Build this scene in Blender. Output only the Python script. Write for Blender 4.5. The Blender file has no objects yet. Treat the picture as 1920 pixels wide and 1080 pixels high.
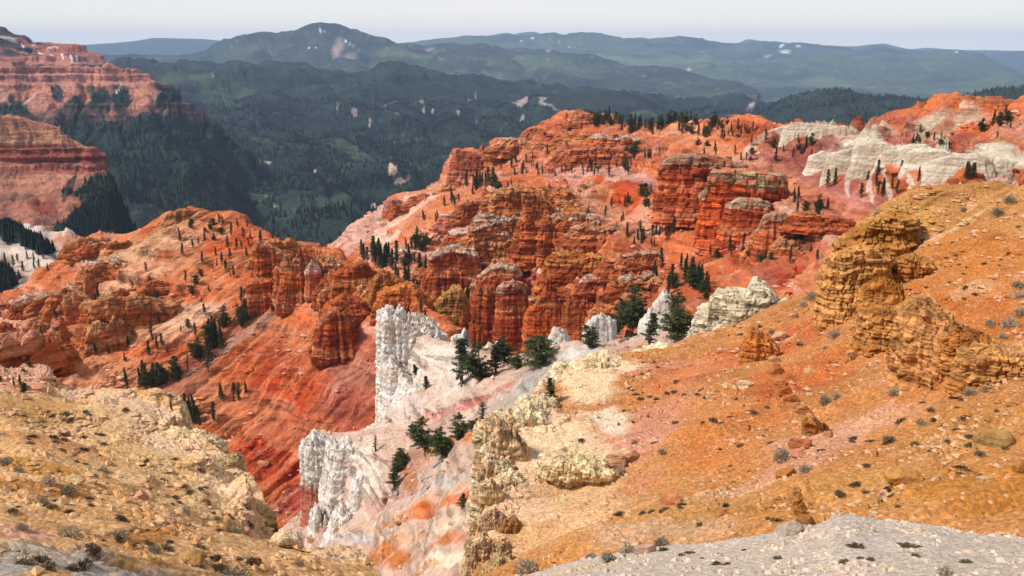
import bpy, math, random
import numpy as np
from mathutils import Vector

# ------------------------------------------------------------------ camera, sky, sun, exposure
S = bpy.context.scene
COL = S.collection
rad = math.radians
F_PX = 1598.0                       # focal length in pixels of a 1920 wide frame
PITCH = math.atan((540 - 95) / F_PX)
cam_d = bpy.data.cameras.new('camera')
cam = bpy.data.objects.new('camera', cam_d)
COL.objects.link(cam)
cam_d.sensor_width = 36.0
cam_d.lens = 36.0 * F_PX / 1920.0
cam_d.clip_start = 0.3
cam_d.clip_end = 200000.0
cam.location = (0, 0, 0)
cam.rotation_euler = (math.pi / 2 - PITCH, 0, 0)
S.camera = cam

SUN_EL, SUN_AZ = rad(48), rad(-104)   # azimuth measured from the view direction (+Y), negative = left
w = bpy.data.worlds.new('World'); S.world = w; w.use_nodes = True
nt = w.node_tree; nt.nodes.clear()
out = nt.nodes.new('ShaderNodeOutputWorld'); bg = nt.nodes.new('ShaderNodeBackground')
sky = nt.nodes.new('ShaderNodeTexSky'); sky.sky_type = 'NISHITA'; sky.sun_disc = False
sky.sun_elevation = SUN_EL; sky.sun_rotation = SUN_AZ; sky.altitude = 3100
sky.air_density = 1.0; sky.dust_density = 2.0; sky.ozone_density = 1.0
veil = nt.nodes.new('ShaderNodeMix'); veil.data_type = 'RGBA'
tc = nt.nodes.new('ShaderNodeTexCoord'); mp = nt.nodes.new('ShaderNodeMapping')
mp.inputs['Scale'].default_value = (1.0, 1.0, 9.0)
cn = nt.nodes.new('ShaderNodeTexNoise'); cn.inputs['Scale'].default_value = 1.6; cn.inputs['Detail'].default_value = 5
cr = nt.nodes.new('ShaderNodeValToRGB')
cr.color_ramp.elements[0].position = 0.3; cr.color_ramp.elements[0].color = (.96, .965, .97, 1)
cr.color_ramp.elements[1].position = 0.75; cr.color_ramp.elements[1].color = (1.05, 1.04, 1.02, 1)
veil.inputs['Factor'].default_value = 0.93
nt.links.new(tc.outputs['Generated'], mp.inputs['Vector']); nt.links.new(mp.outputs[0], cn.inputs['Vector'])
nt.links.new(cn.outputs['Fac'], cr.inputs['Fac'])
sx = nt.nodes.new('ShaderNodeSeparateXYZ'); nt.links.new(tc.outputs['Generated'], sx.inputs[0])
hm_ = nt.nodes.new('ShaderNodeMapRange'); hm_.inputs[1].default_value = .10; hm_.inputs[2].default_value = .75
hm_.inputs[3].default_value = .98; hm_.inputs[4].default_value = .36
nt.links.new(sx.outputs[2], hm_.inputs[0]); nt.links.new(hm_.outputs[0], veil.inputs['Factor'])
er = nt.nodes.new('ShaderNodeValToRGB'); nt.links.new(sx.outputs[2], er.inputs['Fac'])
er.color_ramp.elements[0].position = 0.0; er.color_ramp.elements[0].color = (13.4, 11.9, 9.0, 1)
er.color_ramp.elements[1].position = 0.3; er.color_ramp.elements[1].color = (7.0, 7.1, 7.0, 1)
for p_, c_ in ((.025, (11.0, 10.1, 8.4, 1)), (.06, (8.5, 8.3, 7.8, 1))):
    e_ = er.color_ramp.elements.new(p_); e_.color = c_
vs_ = nt.nodes.new('ShaderNodeVectorMath'); vs_.operation = 'MULTIPLY'
nt.links.new(er.outputs[0], vs_.inputs[0]); nt.links.new(cr.outputs[0], vs_.inputs[1])
nt.links.new(sky.outputs[0], veil.inputs['A']); nt.links.new(vs_.outputs[0], veil.inputs['B'])
nt.links.new(veil.outputs['Result'], bg.inputs['Color'])
bg.inputs['Strength'].default_value = 0.10
nt.links.new(bg.outputs[0], out.inputs['Surface'])

sun_d = bpy.data.lights.new('sun', 'SUN'); sun = bpy.data.objects.new('sun', sun_d); COL.objects.link(sun)
sun_d.energy = 3.6; sun_d.angle = rad(8); sun_d.color = (1.0, 0.96, 0.90)
sdir = Vector((math.sin(SUN_AZ) * math.cos(SUN_EL), math.cos(SUN_AZ) * math.cos(SUN_EL), math.sin(SUN_EL)))
sun.rotation_euler = sdir.to_track_quat('Z', 'Y').to_euler()
S.view_settings.view_transform = 'Standard'; S.view_settings.look = 'None'
S.view_settings.gamma = 1.0; S.view_settings.exposure = 0.27
S.cycles.max_bounces = 4; S.cycles.diffuse_bounces = 2; S.cycles.volume_bounces = 1
S.cycles.glossy_bounces = 1; S.cycles.transmission_bounces = 1; S.cycles.transparent_max_bounces = 4

# ------------------------------------------------------------------ numpy helpers
cp, sp_ = math.cos(PITCH), math.sin(PITCH)
def ray(px, py):
    px = np.asarray(px, float); py = np.asarray(py, float)
    x = (px - 960) / F_PX; y = -(py - 540) / F_PX
    return np.stack([x, cp + y * sp_, -sp_ + y * cp], -1)
def W(px, py, R):                     # a point seen at pixel px,py at horizontal range R
    d = ray(px, py); h = np.hypot(d[..., 0], d[..., 1])
    return d * (np.asarray(R, float) / h)[..., None]

_rs = np.random.RandomState(7)
_T = _rs.rand(64, 64, 64).astype(np.float32).ravel()
def vn(p, f=1.0, seed=0):             # value noise 0..1
    q = (p * f + np.array([seed * 17.31, seed * 7.77, seed * 3.13])).astype(np.float32)
    i = np.floor(q); t = q - i; i = i.astype(np.int32)
    t = t * t * (3 - 2 * t)
    a = [(i[..., k] & 63, (i[..., k] + 1) & 63) for k in range(3)]
    def g(x, y, z): return _T[(x << 12) | (y << 6) | z]
    x0, x1 = a[0]; y0, y1 = a[1]; z0, z1 = a[2]
    tx, ty, tz = t[..., 0], t[..., 1], t[..., 2]
    c00 = g(x0, y0, z0) * (1 - tx) + g(x1, y0, z0) * tx
    c10 = g(x0, y1, z0) * (1 - tx) + g(x1, y1, z0) * tx
    c01 = g(x0, y0, z1) * (1 - tx) + g(x1, y0, z1) * tx
    c11 = g(x0, y1, z1) * (1 - tx) + g(x1, y1, z1) * tx
    return (c00 * (1 - ty) + c10 * ty) * (1 - tz) + (c01 * (1 - ty) + c11 * ty) * tz
_R1 = np.array([[.8, .6, 0], [-.48, .64, .6], [.36, -.48, .8]])
def fbm(p, f=1.0, octv=4, seed=0, gain=.5):      # about -1..1
    s = 0; a = 1.; tot = 0
    for k in range(octv):
        s = s + a * (vn(p, f, seed + k * 5) * 2 - 1); tot += a
        a *= gain; f *= 2.03; p = p @ _R1.T
    return s / tot * 1.6
def ridged(p, f=1.0, octv=3, seed=0):            # 0..1, sharp creases at 0
    s = 0; a = 1.; tot = 0
    for k in range(octv):
        s = s + a * np.abs(vn(p, f, seed + k * 5) * 2 - 1); tot += a
        a *= .5; f *= 2.07
    return np.clip(s / tot * 1.6, 0, 1)
def sm(a, b, x):
    t = np.clip((x - a) / (b - a), 0, 1); return t * t * (3 - 2 * t)
_tab = _rs.rand(4096).astype(np.float32)
def step1(z, sharp=.25, seed=0):                 # 1-D layered profile: plateaus with quick changes
    z = z + seed * 131.7; i = np.floor(z).astype(int); t = z - i
    t = sm(.5 - sharp, .5 + sharp, t)
    return _tab[i & 4095] * (1 - t) + _tab[(i + 1) & 4095] * t
def strata(z, H, seed=0):                        # 0..1 hardness of the beds, H = thickness of thick beds in m
    return .5 * step1(z / H, .18, seed) + .3 * step1(z / H * 2.7, .2, seed + 1) + .2 * step1(z / H * 7.1, .25, seed + 2)
def lin(h):
    c = np.array([int(h[i:i + 2], 16) / 255 for i in (0, 2, 4)])
    return np.where(c <= .04045, c / 12.92, ((c + .055) / 1.055) ** 2.4)
ALB = 0.92                                      # photo colour -> base colour
def col(h):
    c = lin(h) * ALB; g = c @ np.array([.33, .5, .17])
    return c * .965 + g * .035 * np.array([1.06, .98, .94])

def pchip(xk, yk, x):
    xk = np.asarray(xk, float); yk = np.asarray(yk, float)
    h = np.diff(xk); d = np.diff(yk) / h
    m = np.zeros_like(yk)
    if len(xk) == 2: m[:] = d[0]
    else:
        w1 = 2 * h[1:] + h[:-1]; w2 = h[1:] + 2 * h[:-1]
        ok = d[:-1] * d[1:] > 0
        with np.errstate(divide='ignore', invalid='ignore'):
            hm = (w1 + w2) / (w1 / d[:-1] + w2 / d[1:])
        m[1:-1] = np.where(ok, hm, 0); m[0] = d[0]; m[-1] = d[-1]
    i = np.clip(np.searchsorted(xk, x) - 1, 0, len(xk) - 2)
    hh = h[i]; t = (x - xk[i]) / hh
    return ((2*t**3-3*t**2+1)*yk[i] + (t**3-2*t**2+t)*hh*m[i] + (-2*t**3+3*t**2)*yk[i+1] + (t**3-t**2)*hh*m[i+1])
def pchip_cols(vk, Y, v):                        # Y: rows x cols, interpolate down the rows
    h = np.diff(vk)[:, None]; d = np.diff(Y, axis=0) / h
    m = np.zeros_like(Y)
    if len(vk) == 2: m[:] = d[0]
    else:
        w1 = 2 * h[1:] + h[:-1]; w2 = h[1:] + 2 * h[:-1]
        ok = d[:-1] * d[1:] > 0
        with np.errstate(divide='ignore', invalid='ignore'):
            hm = (w1 + w2) / (w1 / d[:-1] + w2 / d[1:])
        m[1:-1] = np.where(ok, hm, 0); m[0] = d[0]; m[-1] = d[-1]
    i = np.clip(np.searchsorted(vk, v) - 1, 0, len(vk) - 2)
    hh = h[i]; t = ((v - vk[i]))[:, None] / hh
    return ((2*t**3-3*t**2+1)*Y[i] + (t**3-2*t**2+t)*hh*m[i] + (-2*t**3+3*t**2)*Y[i+1] + (t**3-t**2)*hh*m[i+1])

def grid_mesh(name, P, C, mat, smooth=True, wrap=False):
    nv, nu = P.shape[:2]
    me = bpy.data.meshes.new(name)
    me.vertices.add(nv * nu); me.vertices.foreach_set('co', P.reshape(-1).astype(np.float32))
    idx = np.arange(nv * nu).reshape(nv, nu)
    if wrap:
        nx = np.roll(idx, -1, 1)
        q = np.stack([idx[:-1], idx[1:], nx[1:], nx[:-1]], -1).reshape(-1, 4)
    else:
        q = np.stack([idx[:-1, :-1], idx[1:, :-1], idx[1:, 1:], idx[:-1, 1:]], -1).reshape(-1, 4)
    nf = len(q)
    me.loops.add(nf * 4); me.loops.foreach_set('vertex_index', q.reshape(-1).astype(np.int32))
    me.polygons.add(nf)
    me.polygons.foreach_set('loop_start', np.arange(0, nf * 4, 4, dtype=np.int32))
    me.polygons.foreach_set('use_smooth', np.full(nf, smooth))
    me.update(calc_edges=True)
    if C is not None: set_col(me, C.reshape(-1, 3))
    me.materials.append(mat)
    o = bpy.data.objects.new(name, me); COL.objects.link(o)
    return o
def set_col(me, C):
    a = me.color_attributes.new('Col', 'FLOAT_COLOR', 'POINT')
    c4 = np.ones((len(C), 4), np.float32); c4[:, :3] = C
    a.data.foreach_set('color', c4.reshape(-1))
def tri_mesh(name, V, T, C, mat, smooth=False):
    me = bpy.data.meshes.new(name)
    me.vertices.add(len(V)); me.vertices.foreach_set('co', np.asarray(V, np.float32).reshape(-1))
    T = np.asarray(T, np.int32); nf = len(T)
    me.loops.add(nf * 3); me.loops.foreach_set('vertex_index', T.reshape(-1))
    me.polygons.add(nf); me.polygons.foreach_set('loop_start', np.arange(0, nf * 3, 3, dtype=np.int32))
    me.polygons.foreach_set('use_smooth', np.full(nf, smooth))
    me.update(calc_edges=True)
    if C is not None: set_col(me, C)
    me.materials.append(mat)
    return me
def normals(P):
    du = np.gradient(P, axis=1); dv = np.gradient(P, axis=0)
    n = np.cross(dv, du); n /= np.linalg.norm(n, axis=-1, keepdims=True) + 1e-9
    s = np.sign(n[..., 2:3]); s[s == 0] = 1
    return n * s

# ------------------------------------------------------------------ materials
def terrain_mat(name, grain, bump, pebble=0.0, speck=.25, rough=.95, bed=0.0, bedd=.5, bedc=(.52, 1.22)):
    m = bpy.data.materials.new(name); m.use_nodes = True; n = m.node_tree; b = n.nodes['Principled BSDF']
    b.inputs['Roughness'].default_value = rough
    b.inputs['Specular IOR Level'].default_value = .15
    L = n.links.new; N = n.nodes.new
    at = N('ShaderNodeAttribute'); at.attribute_name = 'Col'
    tc = N('ShaderNodeTexCoord')
    n1 = N('ShaderNodeTexNoise'); n1.inputs['Scale'].default_value = 1 / grain; n1.inputs['Detail'].default_value = 8
    n1.inputs['Roughness'].default_value = .65
    L(tc.outputs['Object'], n1.inputs['Vector'])
    mr = N('ShaderNodeMapRange'); mr.inputs[1].default_value = .3; mr.inputs[2].default_value = .7
    mr.inputs[3].default_value = 1 - speck; mr.inputs[4].default_value = 1 + speck
    L(n1.outputs['Fac'], mr.inputs[0])
    vm = N('ShaderNodeVectorMath'); vm.operation = 'SCALE'
    L(at.outputs['Color'], vm.inputs[0]); L(mr.outputs[0], vm.inputs['Scale'])
    last = vm.outputs[0]; h = n1.outputs['Fac']
    if pebble:
        vo = N('ShaderNodeTexVoronoi'); vo.inputs['Scale'].default_value = 1 / pebble
        L(tc.outputs['Object'], vo.inputs['Vector'])
        sp = N('ShaderNodeSeparateColor'); L(vo.outputs['Color'], sp.inputs[0])
        m2 = N('ShaderNodeMapRange'); m2.inputs[1].default_value = 0; m2.inputs[2].default_value = 1
        m2.inputs[3].default_value = .72; m2.inputs[4].default_value = 1.28
        L(sp.outputs[0], m2.inputs[0])
        v2 = N('ShaderNodeVectorMath'); v2.operation = 'SCALE'; L(last, v2.inputs[0]); L(m2.outputs[0], v2.inputs['Scale']); last = v2.outputs[0]
        # pale chips: only some cells
        vo3 = N('ShaderNodeTexVoronoi'); vo3.inputs['Scale'].default_value = .6 / pebble
        L(tc.outputs['Object'], vo3.inputs['Vector'])
        sp3 = N('ShaderNodeSeparateColor'); L(vo3.outputs['Color'], sp3.inputs[0])
        gt = N('ShaderNodeMapRange'); gt.inputs[1].default_value = .86; gt.inputs[2].default_value = .9; L(sp3.outputs[1], gt.inputs[0])
        ds = N('ShaderNodeMapRange'); ds.inputs[1].default_value = .38; ds.inputs[2].default_value = .28; L(vo3.outputs['Distance'], ds.inputs[0])
        mu = N('ShaderNodeMath'); mu.operation = 'MULTIPLY'; L(gt.outputs[0], mu.inputs[0]); L(ds.outputs[0], mu.inputs[1])
        mu2 = N('ShaderNodeMath'); mu2.operation = 'MULTIPLY'; L(mu.outputs[0], mu2.inputs[0]); mu2.inputs[1].default_value = .55
        mx = N('ShaderNodeMix'); mx.data_type = 'RGBA'; L(mu2.outputs[0], mx.inputs['Factor']); L(last, mx.inputs['A'])
        mx.inputs['B'].default_value = (.82, .60, .40, 1); last = mx.outputs['Result']
        hm = N('ShaderNodeMath'); hm.operation = 'MULTIPLY_ADD'; L(vo.outputs['Distance'], hm.inputs[0]); hm.inputs[1].default_value = -.45 * pebble / grain; L(h, hm.inputs[2]); h = hm.outputs[0]
    bedh = None
    if bed:
        mpg = N('ShaderNodeMapping'); mpg.inputs['Scale'].default_value = (.10 / bed, .10 / bed, 1 / bed); L(tc.outputs['Object'], mpg.inputs['Vector'])
        nb = N('ShaderNodeTexNoise'); nb.inputs['Scale'].default_value = 1; nb.inputs['Detail'].default_value = 5; nb.inputs['Roughness'].default_value = .6; L(mpg.outputs[0], nb.inputs['Vector'])
        ge = N('ShaderNodeNewGeometry'); sn = N('ShaderNodeSeparateXYZ'); L(ge.outputs['True Normal'], sn.inputs[0])
        ab = N('ShaderNodeMath'); ab.operation = 'ABSOLUTE'; L(sn.outputs[2], ab.inputs[0])
        stp = N('ShaderNodeMapRange'); stp.inputs[1].default_value = .93; stp.inputs[2].default_value = .62; L(ab.outputs[0], stp.inputs[0])
        r1 = N('ShaderNodeMapRange'); r1.inputs[1].default_value = .38; r1.inputs[2].default_value = .60; r1.inputs[3].default_value = bedc[0]; r1.inputs[4].default_value = bedc[1]; L(nb.outputs['Fac'], r1.inputs[0])
        mxv = N('ShaderNodeMix'); mxv.data_type = 'FLOAT'; L(stp.outputs[0], mxv.inputs['Factor']); mxv.inputs['A'].default_value = 1.0; L(r1.outputs[0], mxv.inputs['B'])
        v5 = N('ShaderNodeVectorMath'); v5.operation = 'SCALE'; L(last, v5.inputs[0]); L(mxv.outputs['Result'], v5.inputs['Scale']); last = v5.outputs[0]
        m5 = N('ShaderNodeMath'); m5.operation = 'MULTIPLY'; L(r1.outputs[0], m5.inputs[0]); L(stp.outputs[0], m5.inputs[1])
        m6 = N('ShaderNodeMath'); m6.operation = 'MULTIPLY_ADD'; L(m5.outputs[0], m6.inputs[0]); m6.inputs[1].default_value = bedd / bump; L(h, m6.inputs[2]); h = m6.outputs[0]
    L(last, b.inputs['Base Color'])
    bp = N('ShaderNodeBump'); bp.inputs['Distance'].default_value = bump; bp.inputs['Strength'].default_value = 1.0
    L(h, bp.inputs['Height']); L(bp.outputs[0], b.inputs['Normal'])
    return m
def attr_mat(name, rough=.9, var=0.0, trans=0.0):
    m = bpy.data.materials.new(name); m.use_nodes = True; n = m.node_tree; b = n.nodes['Principled BSDF']
    b.inputs['Roughness'].default_value = rough; b.inputs['Specular IOR Level'].default_value = .2
    at = n.nodes.new('ShaderNodeAttribute'); at.attribute_name = 'Col'
    oi = n.nodes.new('ShaderNodeObjectInfo'); mr = n.nodes.new('ShaderNodeMapRange')
    mr.inputs[3].default_value = 1 - var; mr.inputs[4].default_value = 1 + var
    n.links.new(oi.outputs['Random'], mr.inputs[0])
    vm = n.nodes.new('ShaderNodeVectorMath'); vm.operation = 'SCALE'
    n.links.new(at.outputs['Color'], vm.inputs[0]); n.links.new(mr.outputs[0], vm.inputs['Scale'])
    n.links.new(vm.outputs[0], b.inputs['Base Color'])
    return m
M_FAR = terrain_mat('distant_land', 60, 25, speck=.32)
M_VAL = terrain_mat('wooded_land', 14, 8, speck=.45, bed=14, bedd=5)
M_MID = terrain_mat('badland_rock', 2.2, 1.1, speck=.24, bed=2.6, bedd=1.0)
M_NEARMID = terrain_mat('badland_slope', .7, .40, speck=.16, bed=1.4, bedd=.15)
M_FG = terrain_mat('gravelly_slope', .22, .08, pebble=.11, speck=.22, bed=.35, bedd=.10)
M_GR = terrain_mat('pale_gravel', .06, .03, pebble=.035, speck=.2)
M_ROCK = terrain_mat('crag_rock', .45, .18, speck=.22, bed=.45, bedd=.14)
M_ROCKB = terrain_mat('butte_rock', 1.6, .8, speck=.22, bed=1.7, bedd=.9)
M_WHITE = terrain_mat('white_rock', 1.0, .7, speck=.14, bed=1.1, bedd=.16, bedc=(.84, 1.06))

# ------------------------------------------------------------------ terrain patches
PATCH = {}
def blobs(px, py, P, L, lst, seed=0, warp=14.0, crisp=None):
    """soft irregular patches of rock kind, placed on the surface"""
    wx = fbm(P, 1 / L, 3, seed + 40) * warp; wy = fbm(P, 1 / L, 3, seed + 50) * warp
    for (bx, by, rx, ry, rot, val, st) in lst:
        c, s = math.cos(rad(rot)), math.sin(rad(rot))
        dx = px - bx; dy = py - by
        wr = min(1.0, (rx * ry) ** .5 / 40)
        dx = dx + wx * wr; dy = dy + wy * wr
        a = (dx * c - dy * s) / rx; b = (dx * s + dy * c) / ry     # rot > 0 : rises to the right
        m = np.clip(1.45 - (a * a + b * b) ** .5 * 1.25, 0, 1)
        if crisp is not None: m = sm(.34, .60, m + crisp * .38) if wr < .6 else sm(.16, .84, m + crisp * .34)
        yield np.minimum(m * st, 1), val
def patch(name, rows, npx=1.9, base='C06040', paint=(), cliff=(), c0=0.0, L=20., A1=.0, A2=0., gdir=(0, -1), GL=8., A3=0., H=4., A4=0., BL=8.,
          A5=0., FL=1., back=(60, 1.12), sl=None, sr=None, mat=None, warp=14., seed=0, streak=(0.0, 'FFFFFF', 5.), bands=(), kind_name=None,
          var=.10, tilt=(0, 0), whitecap=0.0, extra=None, crispf=0, colf=None):
    rows = [np.array(r, float) for r in rows]
    if back:
        b = rows[0].copy(); b[:, 1] += back[0]; b[:, 2] *= back[1]
        b2 = rows[0].copy(); b2[:, 1] += back[0] * .12; b2[:, 2] *= 1 + (back[1] - 1) * .25
        rows = [b, b2] + rows
    nu = int(max(np.ptp(r[:, 0]) for r in rows) / npx)
    uu = np.linspace(0, 1, nu)
    G = []
    for r in rows:
        u = (r[:, 0] - r[0, 0]) / (r[-1, 0] - r[0, 0])
        G.append(np.stack([pchip(u, r[:, 0], uu), pchip(u, r[:, 1], uu), pchip(u, 1 / r[:, 2], uu)], -1))
    G = np.array(G)                                             # rows x nu x 3
    def skirt(G, side, sk):
        dpx, dpy, fR, n = sk
        e = G[:, 0 if side < 0 else -1]
        cols = []
        for k in range(1, n + 1):
            t = k / n; c = e.copy(); c[:, 0] += dpx * t ** .7; c[:, 1] += dpy * t; c[:, 2] /= (1 + fR * t); cols.append(c)
        cols = np.array(cols).transpose(1, 0, 2)
        return np.concatenate([cols[:, ::-1], G], 1) if side < 0 else np.concatenate([G, cols], 1)
    if sl: G = skirt(G, -1, sl)
    if sr: G = skirt(G, 1, sr)
    gap = np.abs(np.diff(G[..., 1], axis=0)).mean(1) + np.abs(np.diff(G[..., 0], axis=0)).mean(1) * .3
    vk = np.concatenate([[0], np.cumsum(np.maximum(gap, 4))])
    nv = int(vk[-1] / npx) + 2
    vv = np.linspace(0, vk[-1], nv)
    G = np.stack([pchip_cols(vk, G[..., k], vv) for k in range(3)], -1)
    px, py, R = G[..., 0], G[..., 1], 1 / np.maximum(G[..., 2], 1e-7)
    P0 = W(px, py, R); P = P0.copy()
    N = normals(P0)
    # smoothed normals
    for _ in range(3):
        N[1:-1] = (N[:-2] + N[1:-1] * 2 + N[2:]) / 4; N[:, 1:-1] = (N[:, :-2] + N[:, 1:-1] * 2 + N[:, 2:]) / 4
    N /= np.linalg.norm(N, axis=-1, keepdims=True)
    toward = -P0.copy(); toward[..., 2] = 0; toward /= np.linalg.norm(toward, axis=-1, keepdims=True)
    NH = N.copy(); NH[..., 2] = 0; NH = NH + toward * .15
    NH /= np.linalg.norm(NH, axis=-1, keepdims=True) + 1e-6
    edge = np.ones_like(px)
    cm = np.full(px.shape, float(c0))
    for m_, v_ in blobs(px, py, P0, L, cliff, seed + 3, warp): cm = np.maximum(cm * (v_ != 0), m_ * v_) if v_ else cm * (1 - m_)
    cm = np.clip(cm + cm * fbm(P0, 1.3 / L, 3, seed + 9) * .5, 0, 1)
    if A1: P += N * (A1 * fbm(P0, 1 / L, 4, seed + 1))[..., None]
    g = np.array([gdir[0], gdir[1], 0.]); g /= np.linalg.norm(g); gp = np.array([-g[1], g[0], 0])
    Q = np.stack([(P0 @ gp) / GL, (P0 @ g) / (GL * 7), P0[..., 2] / (GL * 9)], -1)
    rg = None
    if A2 or streak[0]:
        Qw = Q + (fbm(P0, .6 / GL, 2, seed + 21) * .35)[..., None] * np.array([1, 0, 0])
        rg = ridged(Qw, 1.0, 4, seed + 2)
    if A2: P += N * (A2 * (rg - .5) * (1 - .7 * cm))[..., None]
    z = P0[..., 2] + P0[..., 0] * tilt[0] + P0[..., 1] * tilt[1] + fbm(P0, .25 / L, 2, seed + 6) * H * .9
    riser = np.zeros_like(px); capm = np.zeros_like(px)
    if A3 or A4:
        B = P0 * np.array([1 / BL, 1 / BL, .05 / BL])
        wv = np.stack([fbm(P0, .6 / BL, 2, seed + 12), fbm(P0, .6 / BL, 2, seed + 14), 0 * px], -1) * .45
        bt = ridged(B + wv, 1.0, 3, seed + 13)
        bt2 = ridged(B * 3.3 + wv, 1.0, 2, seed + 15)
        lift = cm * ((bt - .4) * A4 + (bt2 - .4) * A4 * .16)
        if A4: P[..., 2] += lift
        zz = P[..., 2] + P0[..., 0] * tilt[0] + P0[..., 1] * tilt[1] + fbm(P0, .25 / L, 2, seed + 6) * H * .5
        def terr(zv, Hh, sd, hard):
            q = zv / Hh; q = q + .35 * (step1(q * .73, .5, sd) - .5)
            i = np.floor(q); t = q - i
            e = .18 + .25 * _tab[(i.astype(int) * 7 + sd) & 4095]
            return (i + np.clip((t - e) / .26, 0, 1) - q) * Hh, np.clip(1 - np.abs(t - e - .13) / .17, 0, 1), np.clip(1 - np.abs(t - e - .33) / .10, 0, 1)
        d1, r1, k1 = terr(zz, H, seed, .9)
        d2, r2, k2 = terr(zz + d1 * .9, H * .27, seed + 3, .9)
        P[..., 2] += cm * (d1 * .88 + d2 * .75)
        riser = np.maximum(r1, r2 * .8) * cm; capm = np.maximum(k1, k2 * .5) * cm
        zf = P[..., 2] + P0[..., 0] * tilt[0] + P0[..., 1] * tilt[1] + fbm(P0, .25 / L, 2, seed + 6) * H * .25
        hz = strata(zf, H * .30, seed)
        P += NH * (cm * A3 * (hz - .5))[..., None]
        z = zf
    if A5:
        P += N * (A5 * fbm(P0, 1 / FL, 4, seed + 7, .55) * (.35 + .9 * cm))[..., None]
    if extra: P = extra(P, px, py, P0, N, NH)
    # ---- colour of the rock itself
    C = np.empty(px.shape + (3,)); C[:] = col(base)
    for m_, v_ in blobs(px, py, P0, L, paint, seed, warp, (fbm(P0, crispf / L, 4, seed + 44, .65) * .6 + fbm(np.stack([(P0 @ gp), (P0 @ g) * .14, P0[..., 2] * .3], -1), crispf * .8 / L, 4, seed + 46, .6) * .7) if crispf else None):
        C += (col(v_) - C) * m_[..., None]
    if bands:
        t = step1(z / H * .8, .2, seed + 5) * .6 + step1(z / H * 3.3, .25, seed + 8) * .4
        bm = (sm(.55, .75, t))[..., None] * bands[1] * (.25 + .75 * cm[..., None]); C += (col(bands[0]) - C) * bm
        bm = (sm(.42, .22, t))[..., None] * bands[3] * (.25 + .75 * cm[..., None]); C += (col(bands[2]) - C) * bm
    if streak[0]:
        Q2 = Q * np.array([GL / streak[2], GL / streak[2] * .6, 1])
        s1 = fbm(Q2, 1.0, 4, seed + 31, .6) * .75 + fbm(P0, 3.1 / streak[2], 3, seed + 35, .6) * .4
        C += (col(streak[1]) - C) * (sm(.05, .6, s1) * streak[0] * (1 - .6 * cm))[..., None]
        C *= (1 - sm(.0, .7, -s1) * streak[0] * .45 * (1 - .6 * cm))[..., None]
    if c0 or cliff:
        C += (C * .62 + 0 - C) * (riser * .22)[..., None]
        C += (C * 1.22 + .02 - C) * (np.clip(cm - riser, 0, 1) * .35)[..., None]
    if whitecap:
        wc = capm * sm(.1, .5, fbm(P0, .5 / L, 3, seed + 61)) * whitecap
        C += (col('E4D4C0') - C) * wc[..., None]
    C *= (1 + var * fbm(P0, 2.2 / L, 4, seed + 33))[..., None]
    if colf: C = colf(C, px, py, P0, P)
    isred = np.clip((C[..., 0:1] - C[..., 1:2] * 2.4) / .25, 0, 1); C *= 1 + isred * np.array([.04, .17, -.02])
    C = np.clip(C, .004, .92)
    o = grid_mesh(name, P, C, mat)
    o['kind'] = 'structure'
    PATCH[kind_name or name] = dict(P=P, px=px, py=py, C=C, cm=cm, N=N, obj=o)
    return o
def ext(rows, dy, fR): return [(a, b + dy, c * fR) for a, b, c in rows]

# ------------------------------------------------------------------ far land
def simple_far(name, crest, Rr, base, downs, **k):
    rows = [[(x, y, R) for x, y, R in crest]]
    for dy, f in downs: rows.append([(x, y + dy, R * f) for x, y, R in crest])
    return patch(name, rows, base=base, mat=M_FAR, npx=2.6, back=(25, 1.15), **k)
# distant blue mesas and ranges
simple_far('hills', [(x, y, 25000) for x, y in [(60, 84), (145, 82), (200, 80), (240, 77), (268, 73), (290, 70), (380, 72), (430, 76), (450, 74), (475, 78), (540, 80), (640, 90)]], 0, '3E4A42',
           [(14, .92), (45, .8)], L=2000, A1=35, seed=1)
simple_far('hills', [(x, y, 31000) for x, y in [(900, 72), (958, 66), (975, 61), (1000, 59), (1015, 63), (1060, 66), (1250, 76), (1270, 70), (1300, 74), (1330, 78), (1380, 80), (1405, 73), (1420, 75), (1450, 80), (1540, 84), (1600, 86), (1640, 82), (1656, 81), (1680, 86), (1710, 92), (1740, 90), (1790, 94), (1860, 96), (2100, 99)]], 0, '3E4A42',
           [(14, .9), (40, .75)], L=2500, A1=35, seed=2)
simple_far('hills', [(x, y, 23000) for x, y in [(1700, 112), (1780, 108), (1840, 106), (1880, 100), (1920, 95), (2000, 88), (2150, 84)]], 0, '46504A',
           [(30, .9), (120, .7)], L=2500, A1=60, seed=3)

def sprinkle(lst):                  # (x, y, rx, ry, hex): pale rock or snow showing through the woods
    return [(x, y, rx, ry, r, c, s) for x, y, rx, ry, r, c, s in lst]
DKF, LTF, MED, ROC, SNW, BRN = '24302A', '46583E', '38472F', 'A4948A', 'F4F4F4', '6A5A44'
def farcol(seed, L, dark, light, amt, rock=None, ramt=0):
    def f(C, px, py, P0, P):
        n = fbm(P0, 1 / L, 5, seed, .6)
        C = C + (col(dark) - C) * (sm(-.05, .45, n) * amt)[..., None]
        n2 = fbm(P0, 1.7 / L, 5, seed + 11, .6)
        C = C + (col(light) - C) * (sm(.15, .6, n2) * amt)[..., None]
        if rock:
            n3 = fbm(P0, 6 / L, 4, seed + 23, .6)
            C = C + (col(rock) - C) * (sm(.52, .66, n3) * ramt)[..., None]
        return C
    return f
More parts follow.
